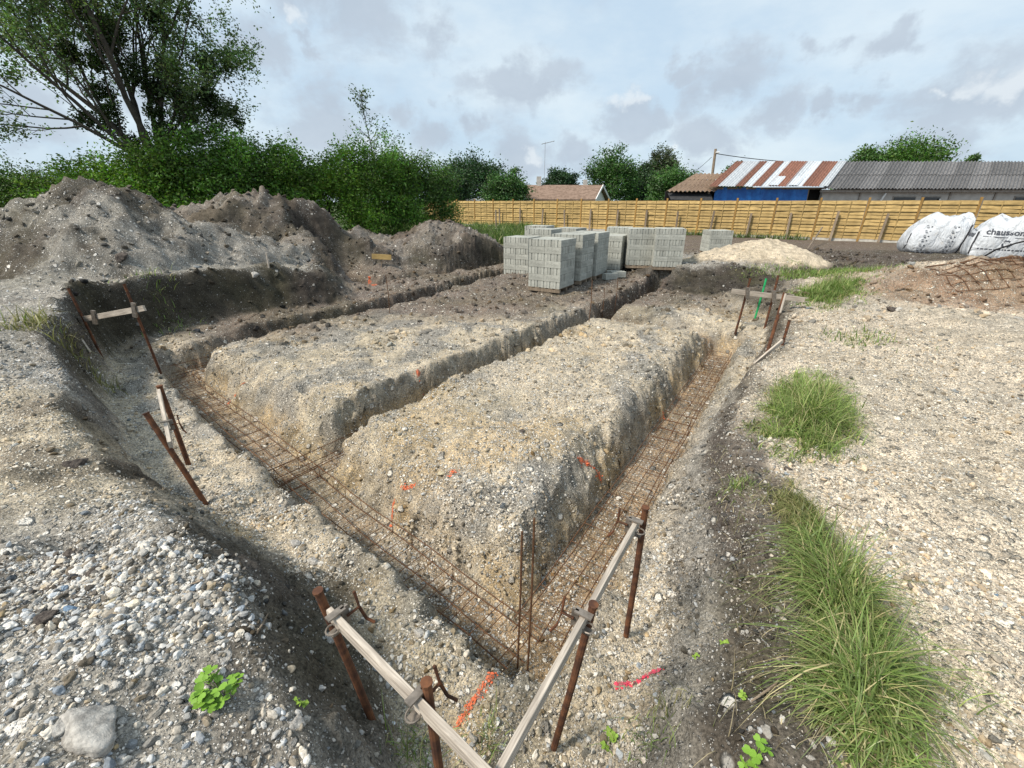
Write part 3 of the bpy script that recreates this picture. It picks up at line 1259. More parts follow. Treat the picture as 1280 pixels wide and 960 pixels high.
def limb(p, d, L, r, depth):
    n = 6
    pts, rs = [p.copy()], [r]
    q = p.copy()
    dd = d.normalized()
    for i in range(n):
        dd = (dd + Vector((rr.gauss(0, .10), rr.gauss(0, .10), rr.gauss(.035, .07)))).normalized()
        q = q + dd * L / n
        pts.append(q.copy())
        rs.append(r * (1 - .72 * (i + 1) / n))
    mb.tube(pts, rs, 8 if depth < 2 else 5 if depth < 3 else 4, False)
    if depth >= 2:
        for i in range(1, n + 1):
            tips.append((pts[i], depth))
    if depth >= 4:
        return
    kids = {0: 7, 1: 7, 2: 6, 3: 4}[depth]
    for k in range(kids):
        t = .25 + .75 * (k + rr.random()) / kids
        i = min(n - 1, int(t * n))
        s = pts[i].lerp(pts[i + 1], t * n - i)
        ax = dd.orthogonal().normalized()
        ax.rotate(Matrix.Rotation(rr.uniform(0, 6.28), 3, dd))
        nd = (dd * 1.0 + ax * rr.uniform(.45, 1.0) + Vector((0, 0, .08))).normalized()
        limb(s, nd, L * rr.uniform(.42, .62), rs[i] * rr.uniform(.42, .62), depth + 1)


mb.tube([Vector((.0, 0, -.2)), Vector((0, 0, .9)), Vector((.12, 0, 2.0)), Vector((.2, 0, 3.0))], [.34, .25, .22, .20], 10)
for d, L, r in (((-.62, .1, .75), 6.6, .15), ((-.30, .25, 1.0), 7.0, .16), ((-.05, -.15, 1.0), 7.4, .17), ((.22, .2, 1.0), 6.6, .15),
                ((.52, -.2, .9), 3.3, .12), ((-.85, -.2, .55), 5.0, .11), ((.36, .5, .95), 3.9, .11), ((-.7, -.3, .95), 6.0, .12), ((-.45, -.5, .9), 5.6, .12), ((.08, .3, .95), 6.4, .13)):
    limb(Vector((.15, 0, 2.5 + rr.random() * .5)), Vector(d), L, r * .72, 1)
mb.build('trunk', M_BARK, root, True)
lp = []
for q, dep in tips:
    m = 5 if dep == 2 else 11 if dep == 3 else 14
    k = NRG.integers(1, m + 1) if rr.random() < .8 else 1
    lp.append(np.array(q) + NRG.normal(0, .115, (k, 3)))
lp = np.concatenate(lp)
foliage('crown', lp, .105, (.125, .185, .070), root, .4)
for px, py, r in ((105, 10, .62), (120, 45, .75), (135, 36, .6), (150, 45, .55), (185, 20, .5), (90, 65, .5), (125, 78, .55), (120, 113, .6),
                  (175, 95, .6), (185, 110, .55), (258, 80, .55), (252, 118, .55), (262, 130, .55), (295, 140, .42), (302, 155, .34),
                  (130, 155, .6), (110, 150, .5), (145, 140, .5), (205, 165, .7), (160, 180, .6), (78, 70, .35), (215, 115, .45), (190, 140, .5)):
    p = V(px, py, 18.0) - Vector((bp.x, 18.0, 0))
    r *= .78
    n = int(1300 * (r / .55) ** 2)
    d = NRG.normal(size=(n, 3))
    d /= np.linalg.norm(d, axis=1)[:, None]
    pts = d * (r * NRG.random(n) ** .4)[:, None] * (1 + .3 * np.sin(d[:, :1] * 5 + px)) * np.array((1, 1, .9)) + np.array((p.x, p.y + NRG.normal(0, .3), p.z))
    foliage('mistletoe_clump', pts, .10, (.030, .052, .014), root, .4)

# ------------------------------------------------------------------ far trees behind the fence
FAR = [  # px, top py, Y, half width px, colour, label, conical
    (592, 196, 56, 34, (.022, .048, .018), 'dark round tree behind the fence end', .5),
    (562, 212, 50, 22, (.034, .062, .028), 'grey green bush between hedge and dark round tree', .5),
    (632, 218, 48, 24, (.042, .085, .026), 'light green fruit tree beside the bungalow', .6),
    (700, 212, 62, 19, (.020, .042, .020), 'dark spreading tree behind the bungalow roof', .35),
    (762, 193, 60, 31, (.034, .075, .018), 'round bright green tree by the bungalow gable', .55),
    (800, 208, 64, 18, (.026, .048, .022), 'grey green rounded tree behind the leafy bush', .6),
    (820, 188, 70, 20, (.050, .062, .032), 'tall brownish poplar group behind the grey green tree', .7),
    (842, 212, 46, 32, (.036, .078, .020), 'leafy bush beside the tiled shed', .55),
    (912, 212, 52, 16, (.034, .070, .018), 'small tree top showing over the tiled shed roof', .4),
    (1068, 188, 44, 22, (.045, .085, .022), 'loose small tree over the joint of the two shed roofs', .5),
    (1120, 176, 44, 42, (.050, .100, .018), 'broad bright green tree behind the grey corrugated roof', .45),
    (1196, 196, 46, 8, (.050, .085, .030), 'thin tree tip behind the grey corrugated roof', .5),
]
for i, (px, py, Y, hwp, c, lab, fl) in enumerate(FAR):
    p = V(px, 250, Y)
    h = V(px, py, Y).z
    hw = hwp / 586 * Y
    tree('background_tree', lab, (p.x, Y, 0), h, (hw, hw * .9, h * .5), tuple(v * 1.55 for v in c), .26 if Y > 50 else .22, 190, 95, hw * .13 + .10, 'tree', 'trees behind the fence and sheds',
         .16, h * .52, .35, i + 30, .42)

# ------------------------------------------------------------------ wooden fence
FB = Vector((-4.47, 38.0, 0))
FS = Vector((1.52, -1.136, 0))
fdir = FS.normalized()
fnor = Vector((-.6, -.8, 0)).normalized()
fence = empty('wooden_fence', (FB.x, FB.y, 0), 0, 'long golden wooden fence of lapped horizontal planks with posts', 'fence')
frot = math.atan2(fdir.y, fdir.x)


def plank_mesh(seed):
    r_ = random.Random(seed)
    mb = MB()
    n = 6
    vs = []
    for i in range(n + 1):
        x = -.9 + 1.8 * i / n
        w = .012 * math.sin(i * math.pi / n * 3 + seed) + r_.uniform(-.003, .003)
        z0, z1 = -.082 + r_.uniform(-.006, .006), .082 + r_.uniform(-.006, .006)
        vs += [(x, w - .034, z0), (x, w + .006, z1), (x, w + .018, z1), (x, w - .020, z0)]
    fs = [(0, 1, 2, 3), (4 * n + 3, 4 * n + 2, 4 * n + 1, 4 * n)]
    for i in range(n):
        a, b = 4 * i, 4 * i + 4
        fs += [(a, b, b + 1, a + 1), (a + 1, b + 1, b + 2, a + 2), (a + 2, b + 2, b + 3, a + 3), (a + 3, b + 3, b, a)]
    return mb.add(vs, fs).mesh('plank', M_FENCE)


planks = [plank_mesh(s) for s in range(6)]
post_me = MB().box((0, 0, .93), (.09, .09, 2.1)).mesh('post', M_POST)
stake_me = MB().box((0, 0, .62), (.10, .06, 1.44)).mesh('stake', M_STAKE)
base_me = MB().box((0, 0, .02), (1.80, .05, .20)).mesh('base_board', M_CONC)
bat = MB()
for x in (-.3, .3):
    bat.box((x, -.040, .98), (.030, .020, 1.72))
bat_me = bat.mesh('panel_battens', M_FENCE)
for k in range(-2, 20):
    p = FS * k
    nz = ground(FB.x + p.x, FB.y + p.y) * 0
    tilt = random.uniform(-.02, .02)
    link('post', post_me, fence, (p.x, p.y, nz), (0, tilt, frot))
    if k == 19:
        break
    m = p + FS * .5
    pan = link('panel_battens', bat_me, fence, (m.x, m.y, 0), (0, 0, frot))
    for j in range(11):
        q = link('plank', planks[random.randrange(6)], pan, (0, .0 + (.012 if j % 2 else -.004), .215 + j * .155),
                 (random.uniform(-.03, .03), random.uniform(-.004, .004), 0))
    link('base_board', base_me, fence, (m.x, m.y, 0), (0, 0, frot))
    s = p + FS * .42 + fnor * .22
    if k > 1:
        link('stake', stake_me, fence, (s.x, s.y, random.uniform(-.12, .04)), (R(random.uniform(-5, 2)), R(random.uniform(-3, 3)), frot))

# ------------------------------------------------------------------ sheds, house
SK = 2.4


def sheet_mesh(name, w, mat, waves, amp, y0, y1, z0, z1, nseg=6, thick=.0):
    """a corrugated sheet, skewed along the slope"""
    n = waves * nseg
    vs, fs = [], []
    for i in range(n + 1):
        x = w * i / n
        dz = amp * math.sin(2 * math.pi * i / nseg)
        for t in (0, 1):
            vs.append((x + SK * (y0 + (y1 - y0) * t), 2.5 * (y0 + (y1 - y0) * t), z0 + (z1 - z0) * t + dz))
            vs.append((x + SK * (y0 + (y1 - y0) * t), 2.5 * (y0 + (y1 - y0) * t), z0 + (z1 - z0) * t + dz - .012))
    for i in range(n):
        a, b = 4 * i, 4 * i + 4
        fs += [(a, b, b + 2, a + 2), (a + 1, a + 3, b + 3, b + 1), (a, a + 1, b + 1, b), (a + 2, b + 2, b + 3, a + 3)]
    fs += [(0, 2, 3, 1), (4 * n, 4 * n + 1, 4 * n + 3, 4 * n + 2)]
    return MB().add(vs, fs).mesh(name, mat)


def roofmetal(name, c1, c2, sc=5):
    g = NT(name)
    co = g.coord('Object', (3, 1, 1))
    n = g.noise(co, sc, 7, .65)
    n2 = g.noise(g.coord('Object', (14, 1.2, 1.2)), 2, 4, .6)
    c = g.mix(g.ramp(g.math('ADD', g.math('MULTIPLY', n, .6), g.math('MULTIPLY', n2, .4)), .40, .62), c1, c2)
    c = g.scalecol(c, g.ramp(g.random(), 0, 1, .8, 1.15))
    return g.done(c, .7, .3)


M_GREYROOF = roofmetal('fibre_cement', (.095, .093, .095), (.19, .185, .185))
M_ZINC = roofmetal('pale_zinc', (.40, .43, .46), (.56, .59, .62))
M_RUSTROOF = roofmetal('rusty_sheet', (.16, .070, .045), (.27, .125, .085))
M_WALL = plain_mat('grey_render', (.46, .44, .41), .95, .15, 3)
M_WHITE = plain_mat('white_render', (.70, .68, .64), .95, .08, 3)
M_FASCIA = plain_mat('fascia_wood', (.30, .27, .24), .9, .25, 6)
M_GLASSD = NT('dark_window').done((.02, .022, .025), .12, .5)
M_WHITEPAINT = plain_mat('white_paint', (.75, .74, .72), .6, .06)
SY = 27.0
FARK = 1.16
gs = empty('grey_shed', (17.7 * FARK, 31.3, -.29), 0, 'long shed with grey corrugated roof behind the wooden fence', 'shed')
for row, (a, b) in enumerate(((0, .53), (.5, 1.04))):
    me = sheet_mesh('roof_sheet', 1.06, M_GREYROOF, 5, .035, a, b, 2.48 + 1.47 * a + (.03 if row else 0), 2.48 + 1.47 * b + (.03 if row else 0))
    for i in range(16):
        link('roof_sheet', me, gs, (i * 1.02 - .2, -.25, (i % 2) * .014), (0, 0, 0))
wl_ = MB().box((8.2, .35, 1.16), (16.0, .2, 2.5)).build('wall', M_WALL, gs)
MB().box((8.2, .0, 2.36), (16.6, .10, .13)).build('fascia_board', M_FASCIA, gs)
bw = MB()
bw.add([(16.2, .25, 0), (16.2 + SK, 2.6, 0), (SK, 2.6, 0), (16.2, .25, 2.4), (16.2 + SK, 2.6, 3.8), (SK, 2.6, 3.8)], [(0, 1, 4, 3), (1, 2, 5, 4)])
bw.build('rear_wall', M_WALL, gs)
for x, w in ((5.0, 1.35), (6.55, 1.1), (12.0, 1.3)):
    f_ = MB().box((x, .235, 1.78), (w, .05, .62)).build('window', M_FASCIA, gs)
    MB().box((x, .20, 1.78), (w - .12, .03, .50)).build('pane', M_GLASSD, f_)
for x in (2.4, 7.6, 10.2):
    MB().box((x, .22, 1.2), (.10, .06, 2.2)).build('wall_post', M_FASCIA, gs)
MB().tube([(3.75, .1, 2.25), (3.6, .1, 1.9), (3.5, .1, 1.5)], .05, 6).build('downpipe', M_WHITEPAINT, gs)
MB().tube([(7.0, .12, 1.95), (6.9, .12, 1.5)], .04, 6).build('downpipe', M_WHITEPAINT, gs)

gs.scale = (FARK,) * 3
bs = empty('rusty_shed', (11.3 * FARK, 31.3, -.29), 0, 'open shed with striped rusty metal roof and blue tarpaulin', 'shed')
stripes = [1, 0, 0, 1, 0, 1, 0, 1, 1, 0, 0, 1, 1, 0]
zi = sheet_mesh('roof_sheet', .50, M_ZINC, 3, .018, -.02, 1.0, 2.60, 4.05, 4)
ru = sheet_mesh('roof_sheet', .50, M_RUSTROOF, 3, .018, -.02, 1.0, 2.60, 4.05, 4)
for i, st in enumerate(stripes):
    link('roof_sheet', ru if st else zi, bs, (-.15 + i * .475, -.2 + random.uniform(-.06, .06), (i % 2) * .012))
zs = sheet_mesh('roof_sheet', .50, M_ZINC, 3, .018, -.02, .36, 2.63, 3.13, 4)
for x in (3.2, 4.3):
    link('roof_sheet', zs, bs, (x, -.22, .03), (0, 0, 0))


def tarp_mat():
    g = NT('blue_tarpaulin')
    co = g.coord('Object', (1, 1, 1))
    n = g.noise(co, 2.2, 5, .6)
    c = g.mix(g.ramp(n, .3, .7), (.008, .085, .33), (.02, .17, .52))
    g.bump(n, .5, .05)
    return g.done(c, .5, .4)


M_TARP = tarp_mat()


def cloth(w, h, seed, name, parent, loc, mat):
    n, m = 20, 10
    vs, fs = [], []
    for j in range(m + 1):
        for i in range(n + 1):
            x, z = w * i / n, h * j / m
            y = .07 * math.sin(i * .9 + seed) * (1 - j / m * .5) + .04 * math.sin(i * 2.3 + j * .8 + seed)
            vs.append((x, y, z))
            vs.append((x, y + .012, z))
    for j in range(m):
        for i in range(n):
            a = 2 * (j * (n + 1) + i)
            b = a + 2 * (n + 1)
            fs += [(a, a + 2, b + 2, b), (a + 1, b + 1, b + 3, a + 3)]
    return MB().add(vs, fs).build(name, mat, parent, True, loc)


cloth(2.75, 2.3, 1, 'tarpaulin', bs, (.35, .10, .25), M_TARP)
cloth(2.75, 2.3, 4, 'tarpaulin', bs, (2.95, .14, .25), M_TARP)
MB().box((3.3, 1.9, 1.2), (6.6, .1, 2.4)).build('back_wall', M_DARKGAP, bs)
MB().box((6.25, .75, 1.25), (1.1, .1, 2.5)).build('gap_shade_panel', M_DARKGAP, bs)  # dark panel added behind the gap, its colour stands in for shade
MB().box((3.3, .12, 2.50), (6.7, .08, .10)).build('beam', M_STAKE, bs)
for x in (.05, 3.1, 5.75):
    MB().box((x, .30, 1.2), (.12, .12, 2.5)).build('post', M_STAKE, bs)

# tiled lean-to
M_TILE = roofmetal('old_clay_tile', (.20, .13, .09), (.40, .29, .20), 9)
bs.scale = (FARK,) * 3
ts = empty('tiled_shed', (8.9 * FARK, 31.3, -.29), 0, 'small lean-to with old clay tile roof and dark awning left of the blue tarpaulin', 'shed')
ts.scale = (FARK,) * 3
SK_keep = SK
SK = 2.6
tile = sheet_mesh('tile_course', 2.75, M_TILE, 11, .045, -.05, .16, 2.35, 2.55, 4)
for r_ in range(6):
    link('tile_course', tile, ts, (r_ * .395, r_ * .41, r_ * .165 + random.uniform(-.01, .01)), (0, random.uniform(-.006, .006), 0))
SK = SK_keep
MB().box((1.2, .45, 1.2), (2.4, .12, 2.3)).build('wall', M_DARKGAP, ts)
aw = MB()
aw.add([(.1, -.35, 1.92), (2.5, -.35, 1.86), (2.6, .30, 2.25), (.1, .30, 2.25), (.1, -.35, 1.90), (2.5, -.35, 1.84), (2.6, .30, 2.23), (.1, .30, 2.23)],
       [(0, 1, 2, 3), (7, 6, 5, 4), (0, 4, 5, 1), (1, 5, 6, 2), (2, 6, 7, 3), (3, 7, 4, 0)])
aw.build('awning', plain_mat('black_sheet', (.04, .04, .042), .7, .3), ts)
for x in (.2, 1.3, 2.3):
    MB().box((x, -.3, .9), (.09, .09, 1.9)).build('post', M_STAKE, ts)

# bungalow
hp = V(666, 250, 50)
hx0, hx1 = V(668, 250, 50).x, V(742, 250, 50).x
bh = empty('bungalow', (hx0, 50, 0), 0, 'low white bungalow with reddish brown tiled roof behind the fence', 'house')
W_ = hx1 - hx0
ez, rz = V(700, 249, 50).z, V(700, 231, 52.5).z


def rooftile():
    g = NT('bungalow_tile')
    co = g.coord('Object')
    w = g.n('ShaderNodeTexWave')
    g.put(co, w.inputs[0])
    w.inputs['Scale'].default_value = 4
    n = g.noise(co, 3, 6, .65)
    c = g.mix(g.ramp(n, .35, .65), (.17, .115, .085), (.27, .19, .145))
    c = g.scalecol(c, g.ramp(w.outputs[0] if True else n, 0, 1, .85, 1.1))
    return g.done(c, .9, .2)


SKB = 1.7
rf = MB()
a0, a1 = (-.8, -.5, ez), (W_ + .1, -.5, ez)
b0, b1 = (-.8, 3.0, rz), (W_ + 1.4, 3.0, rz)
d0, d1 = (-.8, 6.4, ez), (W_ + 3.0, 6.4, ez)
lo = lambda q: (q[0], q[1], q[2] - .14)
rf.add([a0, a1, b1, b0, d1, d0] + [lo(q) for q in (a0, a1, b1, b0, d1, d0)],
       [(0, 1, 2, 3), (3, 2, 4, 5), (7, 6, 9, 8), (8, 9, 11, 10), (0, 6, 7, 1), (1, 7, 8, 2), (2, 8, 10, 4), (4, 10, 11, 5), (5, 11, 9, 3), (3, 9, 6, 0)])
roof = rf.build('roof', rooftile(), bh)
MB().box((.6, 3.0, rz + .35), (.5, .5, 1.0)).build('chimney', M_WALL, roof)
MB().box((W_ - .5, 3.2, rz + .2), (.4, .4, .7)).build('chimney', M_WALL, roof)
an = MB().tube([(1.2, 3.0, rz), (1.2, 3.0, rz + 4.2)], .016, 5)
an.tube([(.8, 3.0, rz + 4.0), (2.2, 3.0, rz + 4.3)], .025, 4)
for x in (.9, 1.2, 1.5, 1.8, 2.1):
    an.tube([(x, 2.7, rz + 4.02 + .2 * (x - .9)), (x, 3.3, rz + 4.02 + .2 * (x - .9))], .015, 4)
an.build('antenna', M_CLAMP, roof)
wb = MB()
A, B, Cc, D = (-.3, 0, 0), (W_ - .3, 0, 0), (W_ + 2.4, 6.0, 0), (-.3, 6.0, 0)
up = lambda q, z: (q[0], q[1], z)
wb.add([A, B, Cc, D, up(A, ez), up(B, ez), up(Cc, ez), up(D, ez), (W_ + 1.05, 3.0, rz - .14)],
       [(0, 1, 5, 4), (1, 2, 6, 8, 5), (2, 3, 7, 6), (3, 0, 4, 7)])
wb.build('wall', M_WHITE, bh)
for x in (2.8, 5.0, 1.0):
    f_ = MB().box((x, -.03, 1.45), (1.1, .08, 1.1)).build('window', M_WHITEPAINT, bh)
    MB().box((x, -.08, 1.45), (.42, .03, .95)).build('pane', M_GLASSD, f_)
fb = MB()
pa, pb, pc = Vector((W_ + .1, -.52, ez - .06)), Vector((W_ + 1.42, 3.0, rz - .06)), Vector((W_ + 3.02, 6.4, ez - .06))
fb.beam(pa + Vector((.05, 0, 0)), pb + Vector((.05, 0, 0)), .08, .22)
fb.beam(pb + Vector((.05, 0, 0)), pc + Vector((.05, 0, 0)), .08, .22)
fb.build('barge_board', M_WHITEPAINT, bh)

# low pale roof behind the fence end
lr = empty('low_outbuilding', (V(590, 252, 52).x, 52, 0), 0, 'low outbuilding with pale grey roof behind the fence end', 'shed')
MB().box((0, 0, .75), (4.6, 3, 1.5)).build('wall', M_WALL, lr)
MB().add([(-2.4, -1.7, 1.5), (2.5, -1.7, 1.5), (2.5, 1.6, 2.15), (-1.6, 1.6, 2.15), (-2.4, -1.7, 1.42), (2.5, -1.7, 1.42), (2.5, 1.6, 2.07), (-1.6, 1.6, 2.07)],
         [(0, 1, 2, 3), (7, 6, 5, 4), (0, 4, 5, 1), (1, 5, 6, 2), (2, 6, 7, 3), (3, 7, 4, 0)]).build('roof', M_ZINC, lr)

# utility pole with wires
pt, pbm = V(891, 187, 36.5), V(884, 250, 36.5)
up_ = empty('utility_pole', (pbm.x, 36, 0), 0, 'leaning wooden utility pole with overhead wires behind the tiled shed', 'utility pole')
mb = MB().tube([(0, 0, -.1), (pt.x - pbm.x, 0, pt.z)], [.12, .09], 8)
mb.build('pole', M_STAKE, up_)
MB().tube([(pt.x - pbm.x, -.1, pt.z - .25), (pt.x - pbm.x + .25, -.15, pt.z - .25)], .05, 6).build('insulator', M_WHITEPAINT, up_)


def wire(a, b, sag, r=.018):
    a, b = Vector(a), Vector(b)
    pts = [a.lerp(b, t) - Vector((0, 0, sag * 4 * t * (1 - t))) for t in np.linspace(0, 1, 15)]
    return MB().tube([p - Vector((pbm.x, 36, 0)) for p in pts], r, 4)


wire(pt - Vector((-.2, 0, .25)), V(1036, 204, 36), .15, .026).build('wire', M_DARKGAP, up_)
wire(V(1036, 204, 36), V(1330, 200, 40), .25, .026).build('wire', M_DARKGAP, up_)
wire(pt - Vector((0, 0, .5)), V(855, 222, 60), .2, .018).build('wire', M_DARKGAP, up_)


# ------------------------------------------------------------------ concrete blocks on pallets
def block_mat():
    g = NT('concrete_block')
    co = g.coord('Object')
    n = g.noise(co, 9, 6, .65)
    fine = g.noise(co, 60, 3, .6)
    c = g.mix(g.ramp(n, .3, .7), (.31, .315, .285), (.42, .425, .385))
    c = g.scalecol(c, g.math('MULTIPLY', g.ramp(fine, .2, .8, .85, 1.12), g.ramp(g.random(), 0, 1, .86, 1.1)))
    # faint broken printing on the long faces
    s = g.n('ShaderNodeSeparateXYZ')
    g.put(co, s.inputs[0])
    bz = g.ramp(g.math('ABSOLUTE', g.math('SUBTRACT', s.outputs[2], -.005)), .030, .024)
    bx = g.ramp(g.math('ABSOLUTE', s.outputs[0]), .19, .17)
    bits = g.ramp(g.noise(g.coord('Object', (46, 0, 12)), 1.0, 2, .5), .47, .54)
    c = g.mix(g.math('MULTIPLY', g.math('MULTIPLY', bz, bx), g.math('MULTIPLY', bits, .35)), c, (.12, .12, .11))
    g.bump(fine, .25, .004)
    return g.done(c, .95, .15)


M_BLOCK = block_mat()


def block_mesh():
    """50 x 20 x 20 block with recessed grooved ends"""
    mb = MB()
    L, w, h, e = .247, .0965, .0965, .006
    prof = [(-w + e, -h), (w - e, -h), (w, -h + e), (w, h - e), (w - e, h), (-w + e, h), (-w, h - e), (-w, -h + e)]
    vs = [(-L, p, q) for p, q in prof] + [(L, p, q) for p, q in prof]
    fs = [(i, (i + 1) % 8, 8 + (i + 1) % 8, 8 + i) for i in range(8)]
    fs = [tuple(reversed(f)) for f in fs]
    n = 16
    for sgn, b0_ in ((-1, 0), (1, 8)):
        ring = [(sgn * L, p * .20, q * .999) for p, q in ((-w, -h), (w, -h), (w, h), (-w, h))]
        ring2 = [(sgn * (L - .018), p * .14, q * .999) for p, q in ((-w, -h), (w, -h), (w, h), (-w, h))]
        k = len(vs)
        vs += ring + ring2
        o8 = [b0_ + i for i in range(8)]
        ff = [(o8[0], k, k + 3, o8[5], o8[6], o8[7]), (k + 1, o8[1], o8[2], o8[3], o8[4], k + 2),
              (k, k + 4, k + 7, k + 3), (k + 4, k + 5, k + 6, k + 7), (k + 5, k + 1, k + 2, k + 6)]
        if sgn > 0:
            fs += ff
        else:
            fs += [tuple(reversed(f)) for f in ff]
    return mb.add(vs, fs).mesh('concrete_block', M_BLOCK)


blk = block_mesh()
pal = MB()
for i in range(5):
    pal.box((-.42 + .21 * i, 0, .105), (.12, 1.0, .022))
for j in (-.45, 0, .45):
    pal.box((0, j, .047), (1.0, .09, .09))
pal_me = pal.mesh('pallet', M_STAKE)


BS = 1.0
BZ = .95


def stack(x, y, z, rz, courses, label, drop=(), tilt=0, sc=.89):
    root = empty('block_stack', (x, y, z), rz, label, 'block stack', 'pallets of concrete blocks')
    root.rotation_euler = (0, tilt, rz)
    root.scale = (BS * sc, BS * sc, BZ * sc)
    link('pallet', pal_me, root)
    for k in range(courses):
        zz = .118 + .0985 + k * .197
        for i in range(2):
            for j in range(5):
                if (k, i, j) in drop:
                    continue
                jx, jy = random.gauss(0, .002), random.gauss(0, .002)
                if k % 2:
                    link('block', blk, root, (-.25 + .5 * i + jx, -.4 + .2 * j + jy, zz), (0, 0, random.gauss(0, .003)))
                else:
                    link('block', blk, root, (-.4 + .2 * j + jx, -.25 + .5 * i + jy, zz), (0, 0, math.pi / 2 + random.gauss(0, .003)))
    return root


def stack_at(px, py, Y, rz, courses, label, **kw):
    """px, py: where the foot of the stack's nearest corner stands"""
    p = V(px, py, Y)
    g_ = hit(px, py)
    if abs(g_.y - Y) < 1.2:
        p = g_
    c, s = math.cos(rz), math.sin(rz)
    kw.pop('left', 0)
    k_ = BS * kw.get('sc', .89)
    q = (k_ * (.5 * c + .5 * s), k_ * (.5 * s - .5 * c))
    x, y = p.x - q[0], p.y - q[1]
    zs = [ground(x + a, y + b) for a in (-.3, 0, .3) for b in (-.3, 0, .3)]
    return stack(x, y, sum(zs) / 9 + .01, rz, courses, label, **kw)


RZ = -R(31)


def row_pt(root, along, across):
    c, s_ = math.cos(RZ), math.sin(RZ)
    x, y = root.location.x - s_ * along + c * across, root.location.y + c * along + s_ * across
    return x, y, ground(x, y) + .01


s1 = stack_at(699, 369, 9.9, RZ, 7, 'printed concrete block stack standing at the front of the row, beside the mid trench')
stack(*row_pt(s1, 1.06, .10), RZ + .02, 7, 'concrete block stack right behind the front printed stack')
stack(*row_pt(s1, 2.12, .14), RZ - .01, 7, 'concrete block stack third along the row by the mid trench')
stack(*row_pt(s1, 3.6, .32), RZ + .06, 6, 'shorter concrete block stack with loose blocks at its foot')
s5 = stack_at(660, 336, 13.6, RZ + .05, 7, 'concrete block stack left behind the front printed stack', sc=.86)
stack(*row_pt(s5, 1.25, .15), RZ + .03, 7, 'concrete block stack half hidden between the left stacks', sc=.86)
stack(*row_pt(s5, 2.9, -.9), RZ + .1, 7, 'concrete block stack at the back of the left group, nearest the soil mound', sc=.86)
stack(*row_pt(s5, 2.9, .35), RZ - .05, 7, 'concrete block stack at the back of the left group, nearest the sand heap', sc=.86)
stack_at(786, 330, 15.2, -R(16), 7, 'pale concrete block stack at the left of the row before the sand heap', sc=.80)
stack_at(816, 332, 13.9, -R(8), 7, 'concrete block stack in the middle of the row before the sand heap', sc=.80)
stack_at(852, 331, 13.9, -R(12), 7, 'concrete block stack nearest the sand heap, facing the dig', sc=.80)
stack_at(912, 319, 16.2, -R(2), 5, 'lower concrete block stack behind the sand heap foot', sc=.80)
LOOSE = ['loose concrete block nearest the mid trench, below the shorter stack', 'loose concrete block touching the shorter block stack',
         'turned loose concrete block between the third and the shorter stack']
for (px, py, Y, r_), lab in zip(((772, 346, 13.0, .2), (768, 341, 13.15, -.3), (762, 350, 12.75, .5)), LOOSE):
    p = V(px, py, Y)
    o = link('concrete_block', blk, None, (p.x, p.y, ground(p.x, p.y) + .095), (0, 0, r_))
    o.scale = (.88, .88, .85)
    tag(o, lab, 'concrete block', 'loose concrete blocks')


# ------------------------------------------------------------------ batter boards
def clamp(root, p, axis, side, stake_d, handle=True):
    """screw clamp at p: axis runs along the board, side points across it"""
    a, s = axis.normalized(), side.normalized()
    u = Vector((0, 0, 1))
    mb = MB()
    w = .034
    # two flat jaws joined by a back bar
    mb.beam(p + s * w + u * .035 - a * .012, p - s * w + u * .035 - a * .012, .028, .008, u)
    mb.beam(p + s * w - u * .045 - a * .012, p - s * w - u * .045 - a * .012, .028, .008, u)
    mb.beam(p + s * w + u * .039 - a * .012, p + s * w - u * .049 - a * .012, .028, .008, a)
    # wire loop round the stake
    loop = []
    for k in range(13):
        t = 2 * math.pi * k / 12
        loop.append(p - s * .026 + s * math.cos(t) * .025 + a * math.sin(t) * .022 - u * .010)
    mb.tube(loop, .0035, 5, False)
    c = mb.build('clamp', M_CLAMP, root)
    if handle:
        q = p + s * w
        h = MB().tube([q, q + s * .05, q + s * .052 + u * .055 - a * .02, q + s * .05 + u * .06 - a * .022], .006, 6)
        h.tube([q + s * .05, q + s * .06 - u * .055 + a * .02, q + s * .075 - u * .068 + a * .05], .006, 6)
        h.build('screw_handle', M_RUST2, c)
    return c


def stake(root, a, b, r=.016, mat=None, name='stake'):
    a, b = Vector(a), Vector(b)
    d = (b - a).normalized()
    a2 = a - d * .12
    mb = MB().tube([a2, a2.lerp(b, .5) + Vector((.004, 0, 0)), b - d * .006], r, 10)
    mb.tube([b - d * .010, b], [r * 1.18, r * 1.22], 10)
    return mb.build(name, mat or M_RUST, root, False)


def board(root, a, b, w=.022, h=.050, mat=None, name='board', roll=0.0):
    a, b = Vector(a), Vector(b)
    d = (b - a).normalized()
    y_ = Vector((0, 0, 1)).cross(d).normalized()
    o = MB().beam((0, 0, 0), ((b - a).length, 0, 0), w, h, Vector((0, 0, 1)), .003).build(name, mat or M_BOARD, root)
    o.rotation_euler = Matrix((d, y_, d.cross(y_))).transposed().to_euler()
    o.location = a
    return o


def batter(label):
    return empty('batter_board', (0, 0, 0), 0, label, 'batter board', 'batter boards around the dig')


def settle(root):
    """move the root to the foot of its first stake, keeping the parts in place"""
    ch = [c for c in root.children]
    k = next(c for c in ch if c.name.startswith('stake'))
    p = Vector(k.data.vertices[0].co)
    root.location = p
    for c in ch:
        c.location = Vector(c.location) - p


def seat(px, py, z0=-.45):
    p = hit(px, py)
    return p


